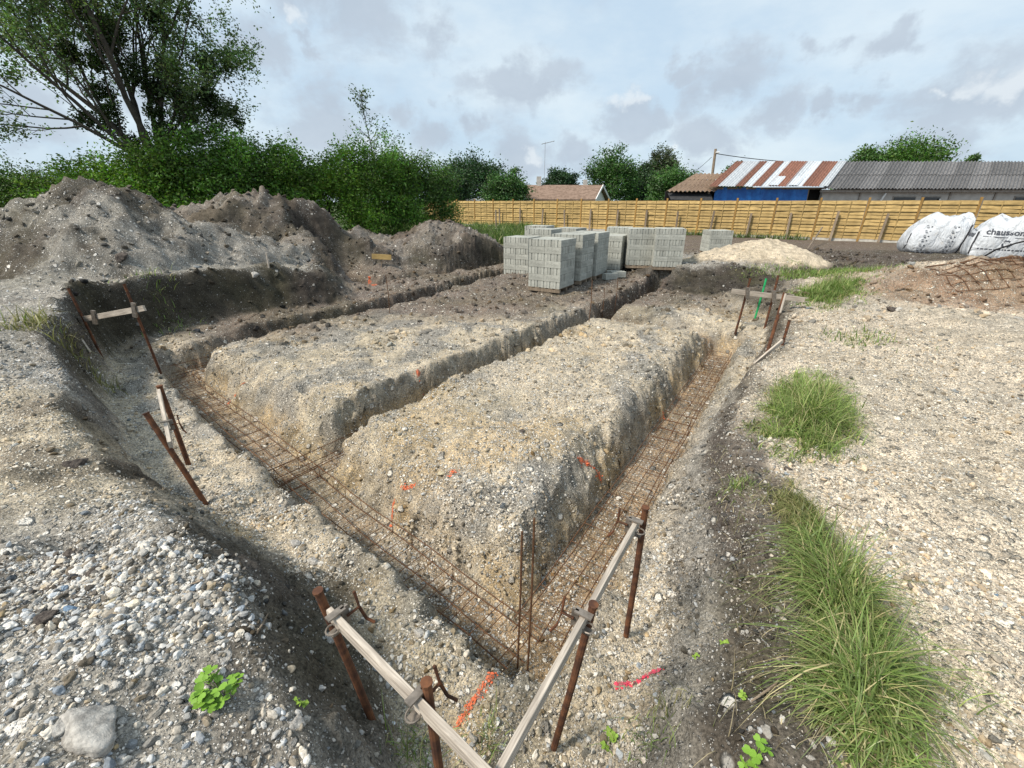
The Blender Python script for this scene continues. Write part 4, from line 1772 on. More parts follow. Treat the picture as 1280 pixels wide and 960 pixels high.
# A: front, running down left to the near corner
rt = batter('pale batten clamped to two rusty stakes, left of the trench corner')
a1b, a1t = U(475, 925, -.50), V(397, 738, 1.16)
a2t = V(533, 852, .86)
a2b = Vector((a2t.x + .02, .83, ground(a2t.x, .83)))
stake(rt, a1b, a1t)
stake(rt, a2b, a2t)
off = Vector((.034, .020, 0))
A0 = U(408, 768, .395) + off * .3
A1 = U(640, 1000, .37)
board(rt, A0, A1)
dA = (A1 - A0).normalized()
sA = Vector((-dA.y, dA.x, 0))
clamp(rt, A0 + dA * .06, dA, -sA if sA.y < 0 else sA, 0)
clamp(rt, A0 + dA * ((a2t - A0).dot(dA)), dA, -sA if sA.y < 0 else sA, 0)
settle(rt)
# B: front, running down right
rt = batter('pale batten clamped to two rusty stakes, right of the trench corner')
b1b, b1t = U(783, 790, -.52), V(807, 634, 1.72)
b2b, b2t = U(697, 918, -.50), V(742, 755, 1.18)
stake(rt, b1b, b1t)
stake(rt, b2b, b2t)
B0, B1 = U(797, 652, .345), U(600, 1010, .33)
board(rt, B0, B1)
dB = (B1 - B0).normalized()
sB = Vector((-dB.y, dB.x, 0))
sB = sB if sB.x < 0 else -sB
clamp(rt, B0 + dB * .05, dB, sB, 0)
clamp(rt, B0 + dB * ((b2t - B0).dot(dB) + .05), dB, sB, 0)
settle(rt)
# C: left, below the gravel heap
rt = batter('grey batten across two tall thin stakes at the foot of the dark topsoil bank')
c1b = U(203, 472, -.55)
c1t = V(155, 355, c1b.y + .1)
c2b = U(130, 452, -.40)
c2t = V(85, 360, c2b.y + .1)
stake(rt, c1b, c1t, .017, M_RUST2)
stake(rt, c2b, c2t, .017, M_RUST2)
cm = V(170, 387, c1b.y - .02)
cl = V(120, 396, c2b.y - .02)
dC = (cm - cl).normalized()
board(rt, cl - dC * .42, cm + dC * .18, .026, .075)
for q in (cl, cm):
    cc = MB().box(q + Vector((0, -.03, 0)), (.05, .03, .20), Matrix.Rotation(.2, 3, 'Y'))
    cc.build('clamp', M_CLAMP, rt)
settle(rt)
# C2: beside it, seen end on
rt = batter('rusty stake with short upright batten at the left corner of the dig')
sb = U(131, 476, -.5)
stt = V(78, 402, sb.y + .12)
stake(rt, sb, stt, .022)
board(rt, V(93, 411, sb.y + .05), V(113, 441, sb.y - .05), .02, .05)
settle(rt)
# D
rt = batter('pale batten between two rusty stakes above the left trench')
d1b, d2b = U(258, 632, -.52), U(236, 582, -.52)
d1t, d2t = V(182, 516, 2.98), V(199, 482, 3.50)
stake(rt, d1b, d1t, .021)
stake(rt, d2b, d2t, .021)
D0, D1 = V(199, 490, 3.46), V(213, 556, 2.84)
board(rt, D0, D1, .026, .06)
dD = (D1 - D0).normalized()
sD = Vector((dD.y, -dD.x, 0))
sD = sD if sD.x > 0 else -sD
clamp(rt, D0 + dD * .55, dD, sD, 0)
settle(rt)
# E: right, in front of the dark back bank
rt = batter('grey batten with green paint mark on three stakes before the dark back bank')
e1b, e2b = U(921, 410, -.40), U(955, 413, -.40)
e1t, e2t = V(938, 348, e1b.y + .1), V(973, 344, e2b.y + .1)
stake(rt, e1b, e1t, .02, M_RUST2)
stake(rt, e2b, e2t, .02, M_RUST)
em1, em2 = V(933, 366, e1b.y - .03), V(966, 370, e2b.y - .03)
dE = (em2 - em1).normalized()
board(rt, em1 - dE * .25, em2 + dE * .50, .026, .085)
for q in (em1, em2):
    MB().box(q + Vector((0, -.03, 0)), (.05, .03, .20), Matrix.Rotation(-.2, 3, 'Y')).build('clamp', M_CLAMP, rt)
M_GREENP = plain_mat('green_spray_paint', (.02, .30, .10), .7, .3, 20)
gb = V(946, 390, e1b.y)
o = stake(rt, gb, V(958, 348, e1b.y + .05), .018, M_GREENP)
o['label'] = 'stake sprayed bright green'
settle(rt)
# E2
rt = batter('two leaning rusty stakes with a slanting batten at the end of the right trench')
f1b, f2b = U(948, 476, -.50), U(963, 478, -.45)
f1t, f2t = V(981, 366, f1b.y + .25), V(987, 400, f2b.y + .15)
stake(rt, f1b, f1t, .022)
stake(rt, f2b, f2t, .018, M_RUST2)
board(rt, V(978, 426, f2b.y), V(942, 456, f1b.y - .4), .024, .05)
board(rt, V(982, 368, f1b.y + .2), V(975, 392, f1b.y + .05), .024, .05)
settle(rt)
# small markers
sm = empty('marker_board', (0, 0, 0), 0, 'small pale board on a stake in front of the soil mound', 'marker')
q = hit(477, 334)
stake(sm, q, V(477, 320, q.y), .018, M_STAKE)
MB().box(V(477, 321, q.y - .03), (.62, .03, .16), Matrix.Rotation(.06, 3, 'Y')).build('board', M_FENCE, sm)
settle(sm)
sm = empty('marker_board', (0, 0, 0), 0, 'white board on a post by the end of the wooden fence', 'marker')
q = Vector((V(620, 284, 30).x, 30, ground(V(620, 284, 30).x, 30)))
stake(sm, q, q + Vector((0, 0, 1.3)), .05, M_STAKE)
MB().box(q + Vector((.2, -.06, .12)), (1.0, .05, .13)).build('board', M_WHITEPAINT, sm)
settle(sm)
q = hit(336, 334)
st = stake(None, q, V(333, 316, q.y), .02, M_BOARD, 'marker_stake')
tag(st, 'thin pale stake at the foot of the tall soil heap', 'stake')
pk = V(1008, 303, 18.5)
q = MB().tube([V(1005, 318, 17.0), V(1028, 284, 21.2)], .03, 6).build('leaning_pole', M_STAKE)
tag(q, 'long thin pole leaning against the wooden fence', 'pole')


# ------------------------------------------------------------------ reinforcement
def cage(a, b, z, label, w=.34, h=.13, step=.26, sag=.0, ext=0.0):
    a, b = Vector((*a, 0)), Vector((*b, 0))
    d = (b - a).normalized()
    s = Vector((-d.y, d.x, 0))
    L = (b - a).length
    root = empty('rebar_cage', (a.x, a.y, z), 0, label, 'rebar cage', 'rebar cages lying in the trenches')
    for zz in (0, h):
        for k in ((-1, 0, 1) if zz == 0 else (-1, 1)):
            pts = []
            for t in np.linspace(-ext / L, 1, 9):
                p = d * L * t + s * (k * w / 2) + Vector((0, 0, zz + .008 * math.sin(t * 9 + k) + sag * math.sin(t * 5)))
                p += s * .010 * math.sin(t * 13 + k * 2 + zz * 9)
                pts.append(p)
            MB().tube(pts, .0046, 5).build('bar', M_REBAR, root)
    n = int(L / step)
    for i in range(n + 1):
        t = (i + .3) / (n + .6)
        c = d * L * t + Vector((0, 0, sag * math.sin(t * 5)))
        hw = w / 2 + .007
        tw = d * random.gauss(0, .012)
        pts = [c - s * hw + tw, c + s * hw - tw, c + s * hw + Vector((0, 0, h)), c - s * hw + Vector((0, 0, h)), c - s * hw + tw]
        if i % 3 == 0:
            pts += [c - s * (hw - .05) + Vector((0, 0, .03))]
        MB().tube(pts, .0034, 4, False).build('stirrup', M_REBAR, root)
    return root


def lerp2(a, b, t):
    return (a[0] + (b[0] - a[0]) * t, a[1] + (b[1] - a[1]) * t)


FZ = -.90
cage(C0, lerp2(C0, J1, .98), FZ, 'rusty rebar cage in the trench between the corner rods and the middle trench')
cage(lerp2(C0, J1, .93), lerp2(J1, K1, .95), FZ + .02, 'long rusty rebar cage in the left trench beyond the middle trench mouth', sag=.01)
cage(lerp2(C0, TR_END, .02), lerp2(C0, TR_END, .52), FZ, 'rusty rebar cage in the right trench next to the corner rods')
cage(lerp2(C0, TR_END, .49), lerp2(C0, TR_END, .97), FZ + .03, 'rusty rebar cage in the far half of the right trench')
cage(lerp2(J1, TM_END, -.02), lerp2(J1, TM_END, .30), FZ + .03, 'rusty rebar cage in the mouth of the middle trench', .30)
cage(K1, lerp2(K1, T3_END, .22), -.80, 'rusty rebar cage in the trench below the dark topsoil bank', .30)
# rods standing up at the corner
for dx, dy, top, lab in ((-.035, .01, .14, 'shorter vertical rebar rod standing in the trench corner'), (.03, .0, .24, 'taller vertical rebar rod standing in the trench corner')):
    x, y = C0[0] + dx, C0[1] + dy
    o = MB().tube([(x - .01, y, -1.0), (x + .005, y, -.3), (x + .01, y + .01, top)], .0062, 6).build('rebar_rod', M_REBAR)
    tag(o, lab, 'rebar', 'vertical rebar rods')
for i, (px, py, hgt, lab) in enumerate(((736, 402, .8, 'thin vertical rod in the middle trench below the front printed stack'), (752, 398, .7, 'thin vertical rod in the middle trench beside the second block stack'),
                                   (768, 388, .8, 'thin vertical rod in the middle trench below the loose blocks'), (487, 392, .8, 'thin vertical rod standing at the trench below the soil mound'))):
    p = hit(px, py)
    o = MB().tube([p - Vector((0, 0, .1)), p + Vector((.02, 0, hgt * .5)), p + Vector((.01, 0, hgt))], .008, 5).build('rebar_rod', M_REBAR)
    tag(o, lab, 'rebar', 'vertical rebar rods')

# flat steel mesh leaning on the rusty heap
mp0 = hit(1150, 362)


def mesh_panel(label, p, ux, uy, nx_, ny_, sx, sy, sag):
    root = empty('steel_mesh', p, 0, label, 'steel mesh', 'steel mesh panels on the rusty heap')
    ux, uy = Vector(ux).normalized(), Vector(uy).normalized()

    def pt(i, j):
        q = ux * i * sx + uy * j * sy
        q = q + Vector((0, 0, sag * math.sin(i * .5 + j * .3)))
        g_ = ground(p[0] + q.x, p[1] + q.y) - p[2]
        q.z = max(q.z, g_ + .02)
        return q
    for i in range(nx_ + 1):
        MB().tube([pt(i, j) for j in range(ny_ + 1)], .0075, 4).build('bar', M_REBAR, root)
    for j in range(ny_ + 1):
        MB().tube([pt(i, j) for i in range(nx_ + 1)], .0075, 4).build('bar', M_REBAR, root)
    return root


mesh_panel('rusty steel mesh panel standing up along the pale heap', V(1152, 362, 9.2), (1, -.22, -.02), (.05, .35, 1), 16, 4, .19, .11, .03)
mesh_panel('rusty steel mesh panel lying flat on the brown heap', V(1190, 380, 8.3), (1, -.2, .0), (.15, 1, .12), 12, 5, .2, .2, .02)
# black hose
hz = MB().tube([V(1205, 333, 12.6), V(1222, 325, 12.2), V(1245, 312, 11.9), V(1270, 304, 11.6), V(1300, 297, 11.4), V(1330, 296, 11.2)], .022, 8).build('hose', plain_mat('black_rubber', (.02, .02, .022), .6, .2), None, True)
tag(hz, 'black hose rising across the printed white bag', 'hose')


# ------------------------------------------------------------------ big bags
def bag_mat():
    g = NT('white_woven_bag')
    co = g.coord('Object')
    n = g.noise(co, 3, 5, .6)
    w = g.noise(g.coord('Object', (1, 1, .4)), 7, 4, .55, .8)
    c = g.scalecol((.52, .545, .58), g.ramp(n, .3, .7, .88, 1.06))
    dirt = g.ramp(g.noise(g.coord('Object', (1, 1, 1), (5, 2, 1)), 4.5, 7, .7), .54, .72, 0, .45)
    c = g.mix(dirt, c, (.38, .34, .29))
    folds = g.n('ShaderNodeTexVoronoi', feature='SMOOTH_F1')
    g.put(g.coord('Object', (2.2, 2.2, 1.1)), folds.inputs['Vector'])
    folds.inputs['Scale'].default_value = 1.6
    w = g.math('ADD', w, g.math('MULTIPLY', folds.outputs['Distance'], 1.3))
    g.bump(w, .8, .12)
    return g.done(c, .55, .3)


M_BAG = bag_mat()
M_PRINT = plain_mat('dark_grey_print', (.06, .065, .08), .8, .15)
M_STRAP = plain_mat('black_strap', (.03, .03, .035), .7, .2)


def spow(v, e):
    return math.copysign(abs(v) ** e, v)


def make_bag(label, loc, rz, sx, sy, sz, shear, seed, group):
    root = empty('big_bag', loc, rz, label, 'bag', group)
    rr_ = random.Random(seed)
    n, m = 64, 36
    vs, fs = [], []
    for j in range(m + 1):
        v = -math.pi / 2 + math.pi * j / m
        for i in range(n):
            u = 2 * math.pi * i / n
            x = spow(math.cos(v), .30) * spow(math.cos(u), .42) * sx / 2
            y = spow(math.cos(v), .30) * spow(math.sin(u), .42) * sy / 2
            z = (spow(math.sin(v), .38) * .5 + .5)
            bulge = 1 + .10 * math.sin(math.pi * min(1, z * 1.2))
            x, y = x * bulge, y * bulge
            top = max(0, z - .62) / .38
            zz = z * sz
            zz += top * (.10 * math.sin(x * 7 + seed) * math.cos(y * 5 + seed * 2) + .07 * math.sin(x * 15 + y * 9 + seed)) * sz
            x *= 1 - .10 * top
            y *= 1 - .22 * top
            x += shear[0] * z * z
            y += shear[1] * z * z
            wr = .016 * math.sin(x * 11 + z * 13 + seed) + .012 * math.sin(y * 17 - z * 9 + seed * 3)
            y += wr
            x += wr * .7
            vs.append((x, y, zz))
    for j in range(m):
        for i in range(n):
            a, b = j * n + i, j * n + (i + 1) % n
            fs.append((a, b, b + n, a + n))
    body = MB().add(vs, fs).build('bag_body', M_BAG, root, True)
    bvh = BVHTree.FromPolygons([Vector(v) for v in vs], fs)

    def project(x, z, face, lift=.006):
        """point on a side of the bag: face 'f' looks to -y, 'l' to -x"""
        o_, d_ = (Vector((x, -3, z)), Vector((0, 1, 0))) if face == 'f' else (Vector((-3, x, z)), Vector((1, 0, 0)))
        h_ = bvh.ray_cast(o_, d_)
        if h_[0] is None:
            return None
        return h_[0] - d_ * lift
    return root, project


def ribbon(root, project, pts, face, w, name, mat):
    vs, fs = [], []
    for (x, z), (x2, z2) in zip(pts[:-1], pts[1:]):
        n = 10
        dx, dz = x2 - x, z2 - z
        l = math.hypot(dx, dz)
        ox, oz = -dz / l * w / 2, dx / l * w / 2
        for i in range(n):
            c = []
            for t, sg in ((i / n, 1), ((i + 1) / n, 1), ((i + 1) / n, -1), (i / n, -1)):
                q = project(x + dx * t + ox * sg, z + dz * t + oz * sg, face)
                c.append(q)
            if None in c:
                continue
            k = len(vs)
            vs += c
            fs.append((k, k + 1, k + 2, k + 3))
    if fs:
        return MB().add(vs, fs).build(name, mat, root)


def print_text(root, project, txt, x, z, size, face, name='lettering', bold=.0, rot=0.0):
    cu = bpy.data.curves.new('t', 'FONT')
    cu.body = txt
    cu.size = size
    cu.offset = bold
    cu.resolution_u = 3
    cu.align_x = 'CENTER'
    ob = bpy.data.objects.new('t', cu)
    COL.objects.link(ob)
    dg = bpy.context.evaluated_depsgraph_get()
    me = bpy.data.meshes.new_from_object(ob.evaluated_get(dg))
    bpy.data.objects.remove(ob)
    vs, keep = [], True
    c_, s_ = math.cos(rot), math.sin(rot)
    sgn = 1 if face == 'f' else -1
    for v in me.vertices:
        q = project(x + sgn * (v.co.x * c_ - v.co.y * s_), z + v.co.x * s_ + v.co.y * c_, face, .012)
        vs.append(q if q is not None else Vector((0, 0, .3)))
    fs = [tuple(p.vertices) for p in me.polygons]
    bpy.data.meshes.remove(me)
    return MB().add(vs, fs).build(name, M_PRINT, root)


bq = V(1262, 327, 13.4)
b2, pr2 = make_bag('white bulk bag printed chaussons with recycling sign', (bq.x - .30, 13.75, ground(bq.x, 13.7) - .06), -.62, 1.24, 1.15, 1.22, (.16, .0), 3, 'white bulk bags')
print_text(b2, pr2, 'chaussons', .06, .80, .215, 'f', 'lettering', .006, -.03)
ribbon(b2, pr2, [(-.42, .75), (.62, .70)], 'f', .018, 'underline', M_PRINT)
for k in range(3):      # recycling arrows
    a0_ = math.pi / 2 + k * 2 * math.pi / 3
    pts = [(.12 + .085 * math.cos(a0_ + t), .55 + .085 * math.sin(a0_ + t)) for t in (-.75, -.35, .05, .4)]
    ribbon(b2, pr2, pts, 'f', .040, 'recycling_arrow', M_PRINT)
    ribbon(b2, pr2, [(pts[-1][0] - .004, pts[-1][1]), (.12 + .105 * math.cos(a0_ + .62), .55 + .105 * math.sin(a0_ + .62))], 'f', .062, 'recycling_arrow', M_PRINT)
x = -.45
while x < .55:
    w_ = random.uniform(.03, .10)
    ribbon(b2, pr2, [(x, .39 - .02 * x), (x + w_, .39 - .02 * (x + w_))], 'f', .034, 'small_print', M_PRINT)
    x += w_ + .025
ribbon(b2, pr2, [(-.60, .06), (-.57, .5), (-.50, .95), (-.42, 1.16)], 'f', .035, 'strap', M_STRAP)
print_text(b2, pr2, 'chaussons', .0, .72, .2, 'l', 'lettering', .006)
bq = V(1180, 320, 14.6)
b1, pr1 = make_bag('white bulk bag with columns of small handling symbols', (bq.x - .12, 15.2, ground(bq.x, 15.2) - .06), -.50, 1.42, 1.2, 1.16, (.34, .0), 8, 'white bulk bags')
for cx in (-.42, .22):
    for k, z in enumerate((.18, .32, .46, .60, .74, .88)):
        xx = cx + .14 * z
        for dx_, dz_, l_ in ((0, 0, .07), (.0, .045, .05), (.11, .01, .04), (.02, -.03, .06)):
            ribbon(b1, pr1, [(xx + dx_, z + dz_), (xx + dx_ + l_, z + dz_ + .012 * (k % 3 - 1))], 'f', .016 if dx_ < .1 else .035, 'symbol', M_PRINT)
ribbon(b1, pr1, [(.62, .06), (.66, .4), (.74, .75), (.84, 1.08)], 'f', .045, 'strap', M_STRAP)
ribbon(b1, pr1, [(-.70, .10), (-.66, .5), (-.56, .9), (-.50, 1.05)], 'f', .02, 'strap', M_STRAP)
x = -.7
while x < .3:
    w_ = random.uniform(.06, .14)
    ribbon(b1, pr1, [(x, .10), (x + w_, .10)], 'f', .03, 'small_print', M_PRINT)
    x += w_ + .03


# ------------------------------------------------------------------ grass and weeds
def blades(name, x, y, hmin, hmax, wid, cols, bend=.8, th=1.0, ang=None):
    n = len(x)
    z = hgrid(x, y) - .01
    hgt = (hmin + (hmax - hmin) * NRG.random(n) ** 1.3) * th
    a = NRG.uniform(0, 2 * math.pi, n) if ang is None else ang
    dirv = np.stack([np.cos(a), np.sin(a), np.zeros(n)], -1)
    side = np.stack([-np.sin(a), np.cos(a), np.zeros(n)], -1)
    bd = bend * NRG.uniform(.15, 1.35, n)
    sway = NRG.normal(0, .28, n)
    wv = NRG.uniform(.55, 1.5, n)[:, None]
    p0 = np.stack([x, y, z], -1)
    S = 5
    vs = []
    for k in range(S + 1):
        t = k / S
        ang = bd * t
        up_ = np.cos(ang) * t * hgt
        out = np.sin(ang * .9) * t * hgt
        c = p0 + dirv * out[:, None] + side * (sway * t * t * hgt)[:, None]
        c[:, 2] += up_
        w_ = wid * wv * (1 - t ** 1.5) + .0003
        vs.append(c - side * (w_ * .5))
        vs.append(c + side * (w_ * .5))
    v = np.stack(vs, 1)
    m = 2 * (S + 1)
    fidx = []
    for k in range(S):
        fidx.append([2 * k, 2 * k + 1, 2 * k + 3, 2 * k + 2])
    f = (np.arange(n)[:, None, None] * m + np.array(fidx)[None]).reshape(-1, 4)
    me = np_mesh(name, v.reshape(-1, 3), f, M_BLADE, True)
    br = np.clip(1 + .3 * NRG.normal(size=n), .4, 1.9)[:, None]
    pick = NRG.random(n)
    c = np.where((pick < .62)[:, None], np.array(cols[0]), np.where((pick < .84)[:, None], np.array(cols[1]), np.array(cols[2]))) * br
    set_col(me, 'col', np.repeat(np.clip(c, .01, .7), m, 0))
    return tag(link(name, me), kind='stuff')


GCOL = ((.165, .235, .065), (.25, .29, .10), (.46, .40, .22))


def grass_patch(i, n, hmin, hmax, wid, bend, cols=None):
    """uneven tufts, thick in the middle and thinning out"""
    cols = cols or GCOL
    cx, cy, rx, ry, ro = GRASS[i]
    nt = max(14, n // 26)
    tr = NRG.random(nt) ** .6 * NRG.uniform(.5, 1.6, nt)
    ta = NRG.uniform(0, 6.283, nt)
    j = NRG.integers(0, nt, n)
    ux = (tr * np.cos(ta))[j] + NRG.normal(0, .07, n)
    uy = (tr * np.sin(ta))[j] + NRG.normal(0, .12, n)
    ca, sa = math.cos(ro), math.sin(ro)
    x = cx + ux * rx * ca - uy * ry * sa
    y = cy + ux * rx * sa + uy * ry * ca
    th = NRG.uniform(.45, 1.15, nt)[j] * np.clip(1.25 - .62 * np.hypot(ux, uy), .16, 1.1)
    ang = NRG.uniform(0, 6.283, nt)[j] + NRG.normal(0, .85, n)
    return blades('grass', x, y, hmin, hmax, wid, cols, bend, th, ang)


DRYG = ((.17, .185, .065), (.28, .26, .115), (.46, .38, .21))
grass_patch(0, 3000, .12, .50, .0062, 1.9)
grass_patch(0, 1500, .08, .42, .0040, 2.2, DRYG)
grass_patch(1, 2600, .12, .46, .0064, 2.0)
grass_patch(1, 1300, .08, .38, .0040, 2.3, DRYG)
grass_patch(2, 1700, .06, .24, .0045, 1.7, DRYG)
grass_patch(3, 4800, .12, .44, .0075, 1.4, ((.18, .25, .07), (.26, .30, .10), (.44, .39, .21)))
grass_patch(3, 1000, .10, .30, .005, 1.8, DRYG)
grass_patch(4, 7000, .10, .34, .011, 1.2, ((.155, .23, .06), (.22, .27, .085), (.38, .34, .17)))
grass_patch(5, 9500, .10, .34, .013, 1.2, ((.155, .235, .06), (.22, .27, .085), (.38, .34, .17)))
grass_patch(6, 4500, .08, .25, .014, 1.2, ((.15, .18, .06), (.20, .21, .08), (.32, .28, .14)))
# rough grass in front of the hedge and weeds along the fence
n = 16000
x = NRG.uniform(-9, 1.5, n)
y = NRG.uniform(19.5, 33, n)
ok = (y - .35 * x > 20.3) & (y < 37.5 - .75 * (x + 4.47))
blades('grass', x[ok], y[ok], .2, .75, .035, ((.085, .140, .035), (.14, .19, .05), (.25, .24, .11)), .8)
k = NRG.uniform(2, 17, 3500)
k = k[(fbm(k * .9, k * 0, 3, 88) > .05)]
x = FB.x + FS.x * k + fnor.x * NRG.uniform(.1, .6, len(k))
y = FB.y + FS.y * k + fnor.y * NRG.uniform(.1, .6, len(k))
blades('grass', x, y, .12, .5, .03, ((.075, .13, .03), (.14, .19, .05), (.25, .24, .11)), .7)
# straggling dry stems on the right bank and small tufts
n = 900
x = NRG.uniform(.7, 1.75, n)
y = NRG.uniform(.9, 3.2, n)
sdv = terrain(x, y)['sd']
ok = np.abs(sdv + .02) < .22
blades('dry_grass', x[ok], y[ok], .05, .22, .003, ((.36, .30, .19), (.28, .25, .14), (.16, .18, .06)), 2.0)
for px, py, nb, hh in ((515, 945, 90, .20), (610, 925, 60, .16), (840, 885, 70, .12), (800, 925, 60, .14), (60, 405, 260, .35), (205, 378, 120, .25), (1075, 425, 160, .2), (1165, 860, 30, .3), (920, 610, 160, .14)):
    p = hit(px, py)
    r_ = .05 if p.y < 3 else .2
    x = p.x + NRG.normal(0, r_, nb)
    y = p.y + NRG.normal(0, r_, nb)
    dry = py in (405, 885)
    blades('grass', x, y, hh * .3, hh, .004 if p.y < 3 else .012, GCOL if not dry else ((.24, .22, .10), (.36, .32, .18), (.14, .17, .06)), 1.3)

# leafy weeds
M_WEED = plain_mat('weed_leaf', (.16, .30, .035), .6, .3, 25, .3)
M_WEED2 = plain_mat('young_weed_leaf', (.22, .34, .05), .6, .3, 25, .3)


def leaflet_mesh(mat):
    """a heart shaped clover leaflet, slightly folded"""
    out = [(0, 0), (.35, .22), (.52, .6), (.38, .95), (.14, 1.0), (0, .86), (-.14, 1.0), (-.38, .95), (-.52, .6), (-.35, .22)]
    vs = [(x_, y_, .16 * abs(x_) - .10 * y_ * y_) for x_, y_ in out] + [(0, .45, -.05)]
    fs = [(i, (i + 1) % 10, 10) for i in range(10)]
    return MB().add(vs, fs).mesh('leaf', mat, True)


LEAF1, LEAF2 = leaflet_mesh(M_WEED), leaflet_mesh(M_WEED2)


def weed(label, px, py, nst, rad, size, me, name='weed', tall=.07):
    p = hit(px, py)
    root = empty(name, p, 0, label, 'weed', 'small leafy weeds')
    st = MB()
    for k in range(nst):
        a = random.uniform(0, 6.28)
        r_ = rad * math.sqrt(random.random())
        t = Vector((math.cos(a) * r_, math.sin(a) * r_, tall * random.uniform(.5, 1.15) * (1.1 - .5 * r_ / rad)))
        t.z += ground(p.x + t.x, p.y + t.y) - p.z
        st.tube([Vector((t.x * .2, t.y * .2, -.01 + (ground(p.x + t.x * .2, p.y + t.y * .2) - p.z))), t * .6 + Vector((0, 0, .01)), t], .0015, 4, False)
        b0 = random.uniform(0, 6.28)
        for q in range(3):
            o_ = link('leaf', me, root, t, (random.gauss(0, .3), random.gauss(0, .3), b0 + q * 2.09 + random.gauss(0, .15)))
            sc_ = size * random.uniform(.7, 1.2)
            o_.scale = (sc_, sc_, sc_)
    o_ = st.build('stems', M_WEED, root)
    o_['kind'] = 'stuff'
    return root


weed('bright green clover clump growing on the pebbly shoulder', 277, 866, 22, .075, .026, LEAF1, 'clover_clump')
weed('small weed with yellow green leaves under the right batten', 760, 930, 7, .03, .022, LEAF2)
weed('bright leafy weed at the foot of the long grass', 945, 945, 6, .035, .026, LEAF1)
weed('tiny seedling near the pink paint line', 870, 822, 3, .015, .014, LEAF2, tall=.03)
weed('tiny seedling on the dark bank above the pink paint', 905, 808, 4, .018, .016, LEAF2, tall=.03)
weed('tiny seedling right of the clover clump', 375, 882, 4, .015, .014, LEAF2, tall=.03)
weed('little weed at the rim of the dark bank beside the long grass', 925, 872, 4, .02, .016, LEAF2, tall=.04)


# ------------------------------------------------------------------ single rocks and clods
def rock_mesh(seed, mat, flat=.6):
    r_ = np.random.default_rng(seed)
    import bmesh
    bm = bmesh.new()
    bmesh.ops.create_icosphere(bm, subdivisions=4, radius=1)
    dirs = r_.normal(size=(16, 3))
    dirs /= np.linalg.norm(dirs, axis=1)[:, None]
    lim = r_.uniform(.45, .9, 16)
    ph = r_.uniform(0, 6, 6)
    for v in bm.verts:
        d = np.array(v.co)
        k = 1.0
        for q, l_ in zip(dirs, lim):
            dt = float(d @ q)
            if dt > .05:
                k = min(k, l_ / dt)
        k *= 1 + .045 * math.sin(23 * d[0] + ph[4]) * math.sin(21 * d[1] + ph[5]) * math.sin(19 * d[2] + ph[1]) + .06 * math.sin(7 * d[0] + ph[0]) * math.sin(6 * d[1] + ph[1]) + .035 * math.sin(15 * d[2] + ph[2]) * math.sin(13 * d[0] + ph[3])
        v.co = Vector((d[0] * k, d[1] * k * .8, d[2] * k * flat))
    me = bpy.data.meshes.new('rock')
    bm.to_mesh(me)
    bm.free()
    me.polygons.foreach_set('use_smooth', [True] * len(me.polygons))
    me.materials.append(mat)
    return me


def stone_mat(name, c1, c2):
    g = NT(name)
    co = g.coord('Object')
    n = g.noise(co, 3.5, 8, .68)
    c = g.mix(g.ramp(n, .35, .65), c1, c2)
    g.bump(g.noise(co, 8, 7, .7), .45, .10)
    return g.done(c, .95, .15)


M_STONE = stone_mat('pale_mortar_lump', (.28, .265, .245), (.54, .515, .475))
M_CLOD = stone_mat('dark_clod', (.055, .046, .042), (.13, .11, .095))
M_YSTONE = stone_mat('yellow_flat_stone', (.42, .36, .24), (.56, .50, .36))
ROCKS = [
    (118, 912, .125, M_STONE, 'large pale mortar lump among the pebbles of the near shoulder', 'rock'),
    (85, 905, .055, M_STONE, 'pale lump touching the large mortar lump', 'rock'),
    (372, 905, .042, M_STONE, 'pale rough lump right of the clover clump', 'rock'),
    (118, 718, .050, M_CLOD, 'flat dark soil clod on the beige gravel tongue', 'clod'),
    (88, 692, .034, M_CLOD, 'small dark soil clod beside the flat dark clod', 'clod'),
    (95, 580, .075, M_CLOD, 'dark clod on beige gravel left of the leaning stakes', 'clod'),
    (60, 775, .050, M_CLOD, 'dark earthy clod among grey pebbles of the near shoulder', 'clod'),
    (142, 752, .026, M_YSTONE, 'yellowish flat stone below the flat dark clod', 'stone'),
    (552, 592, .055, M_YSTONE, 'round pale flat stone on the platform beside the orange dot', 'stone'),
    (652, 540, .05, M_CLOD, 'dark clod on top of the platform between the trenches', 'clod'),
    (392, 702, .055, M_STONE, 'pale lump on the bench beside the left trench', 'rock'),
    (370, 680, .06, M_STONE, 'larger pale lump on the bench beside the left trench', 'rock'),
    (525, 792, .045, M_STONE, 'pale rounded lump between the left batten and the trench corner', 'rock'),
    (415, 800, .05, M_STONE, 'pale lump behind the clamp of the left batten', 'rock'),
    (985, 588, .045, M_CLOD, 'dark clod on pale gravel below the tall grass tuft', 'clod'),
    (1115, 388, .12, M_CLOD, 'dark earth clod on the right gravel near the sand patch', 'clod'),
    (318, 345, .13, M_STONE, 'whitish lump at the foot of the pebbly heap', 'rock'),
    (152, 322, .16, M_CLOD, 'dark clod half buried in the pebbly heap', 'clod'),
]
for i, (px, py, s_, mat, lab, cat) in enumerate(ROCKS):
    p = hit(px, py)
    o = link('rock' if cat != 'clod' else 'clod', rock_mesh(100 + i, mat, .55 if cat != 'stone' else .35), None, (p.x, p.y, p.z + s_ * .08), (random.gauss(0, .15), random.gauss(0, .15), random.uniform(0, 6.28)))
    o.scale = (s_, s_, s_)
    tag(o, lab, cat)

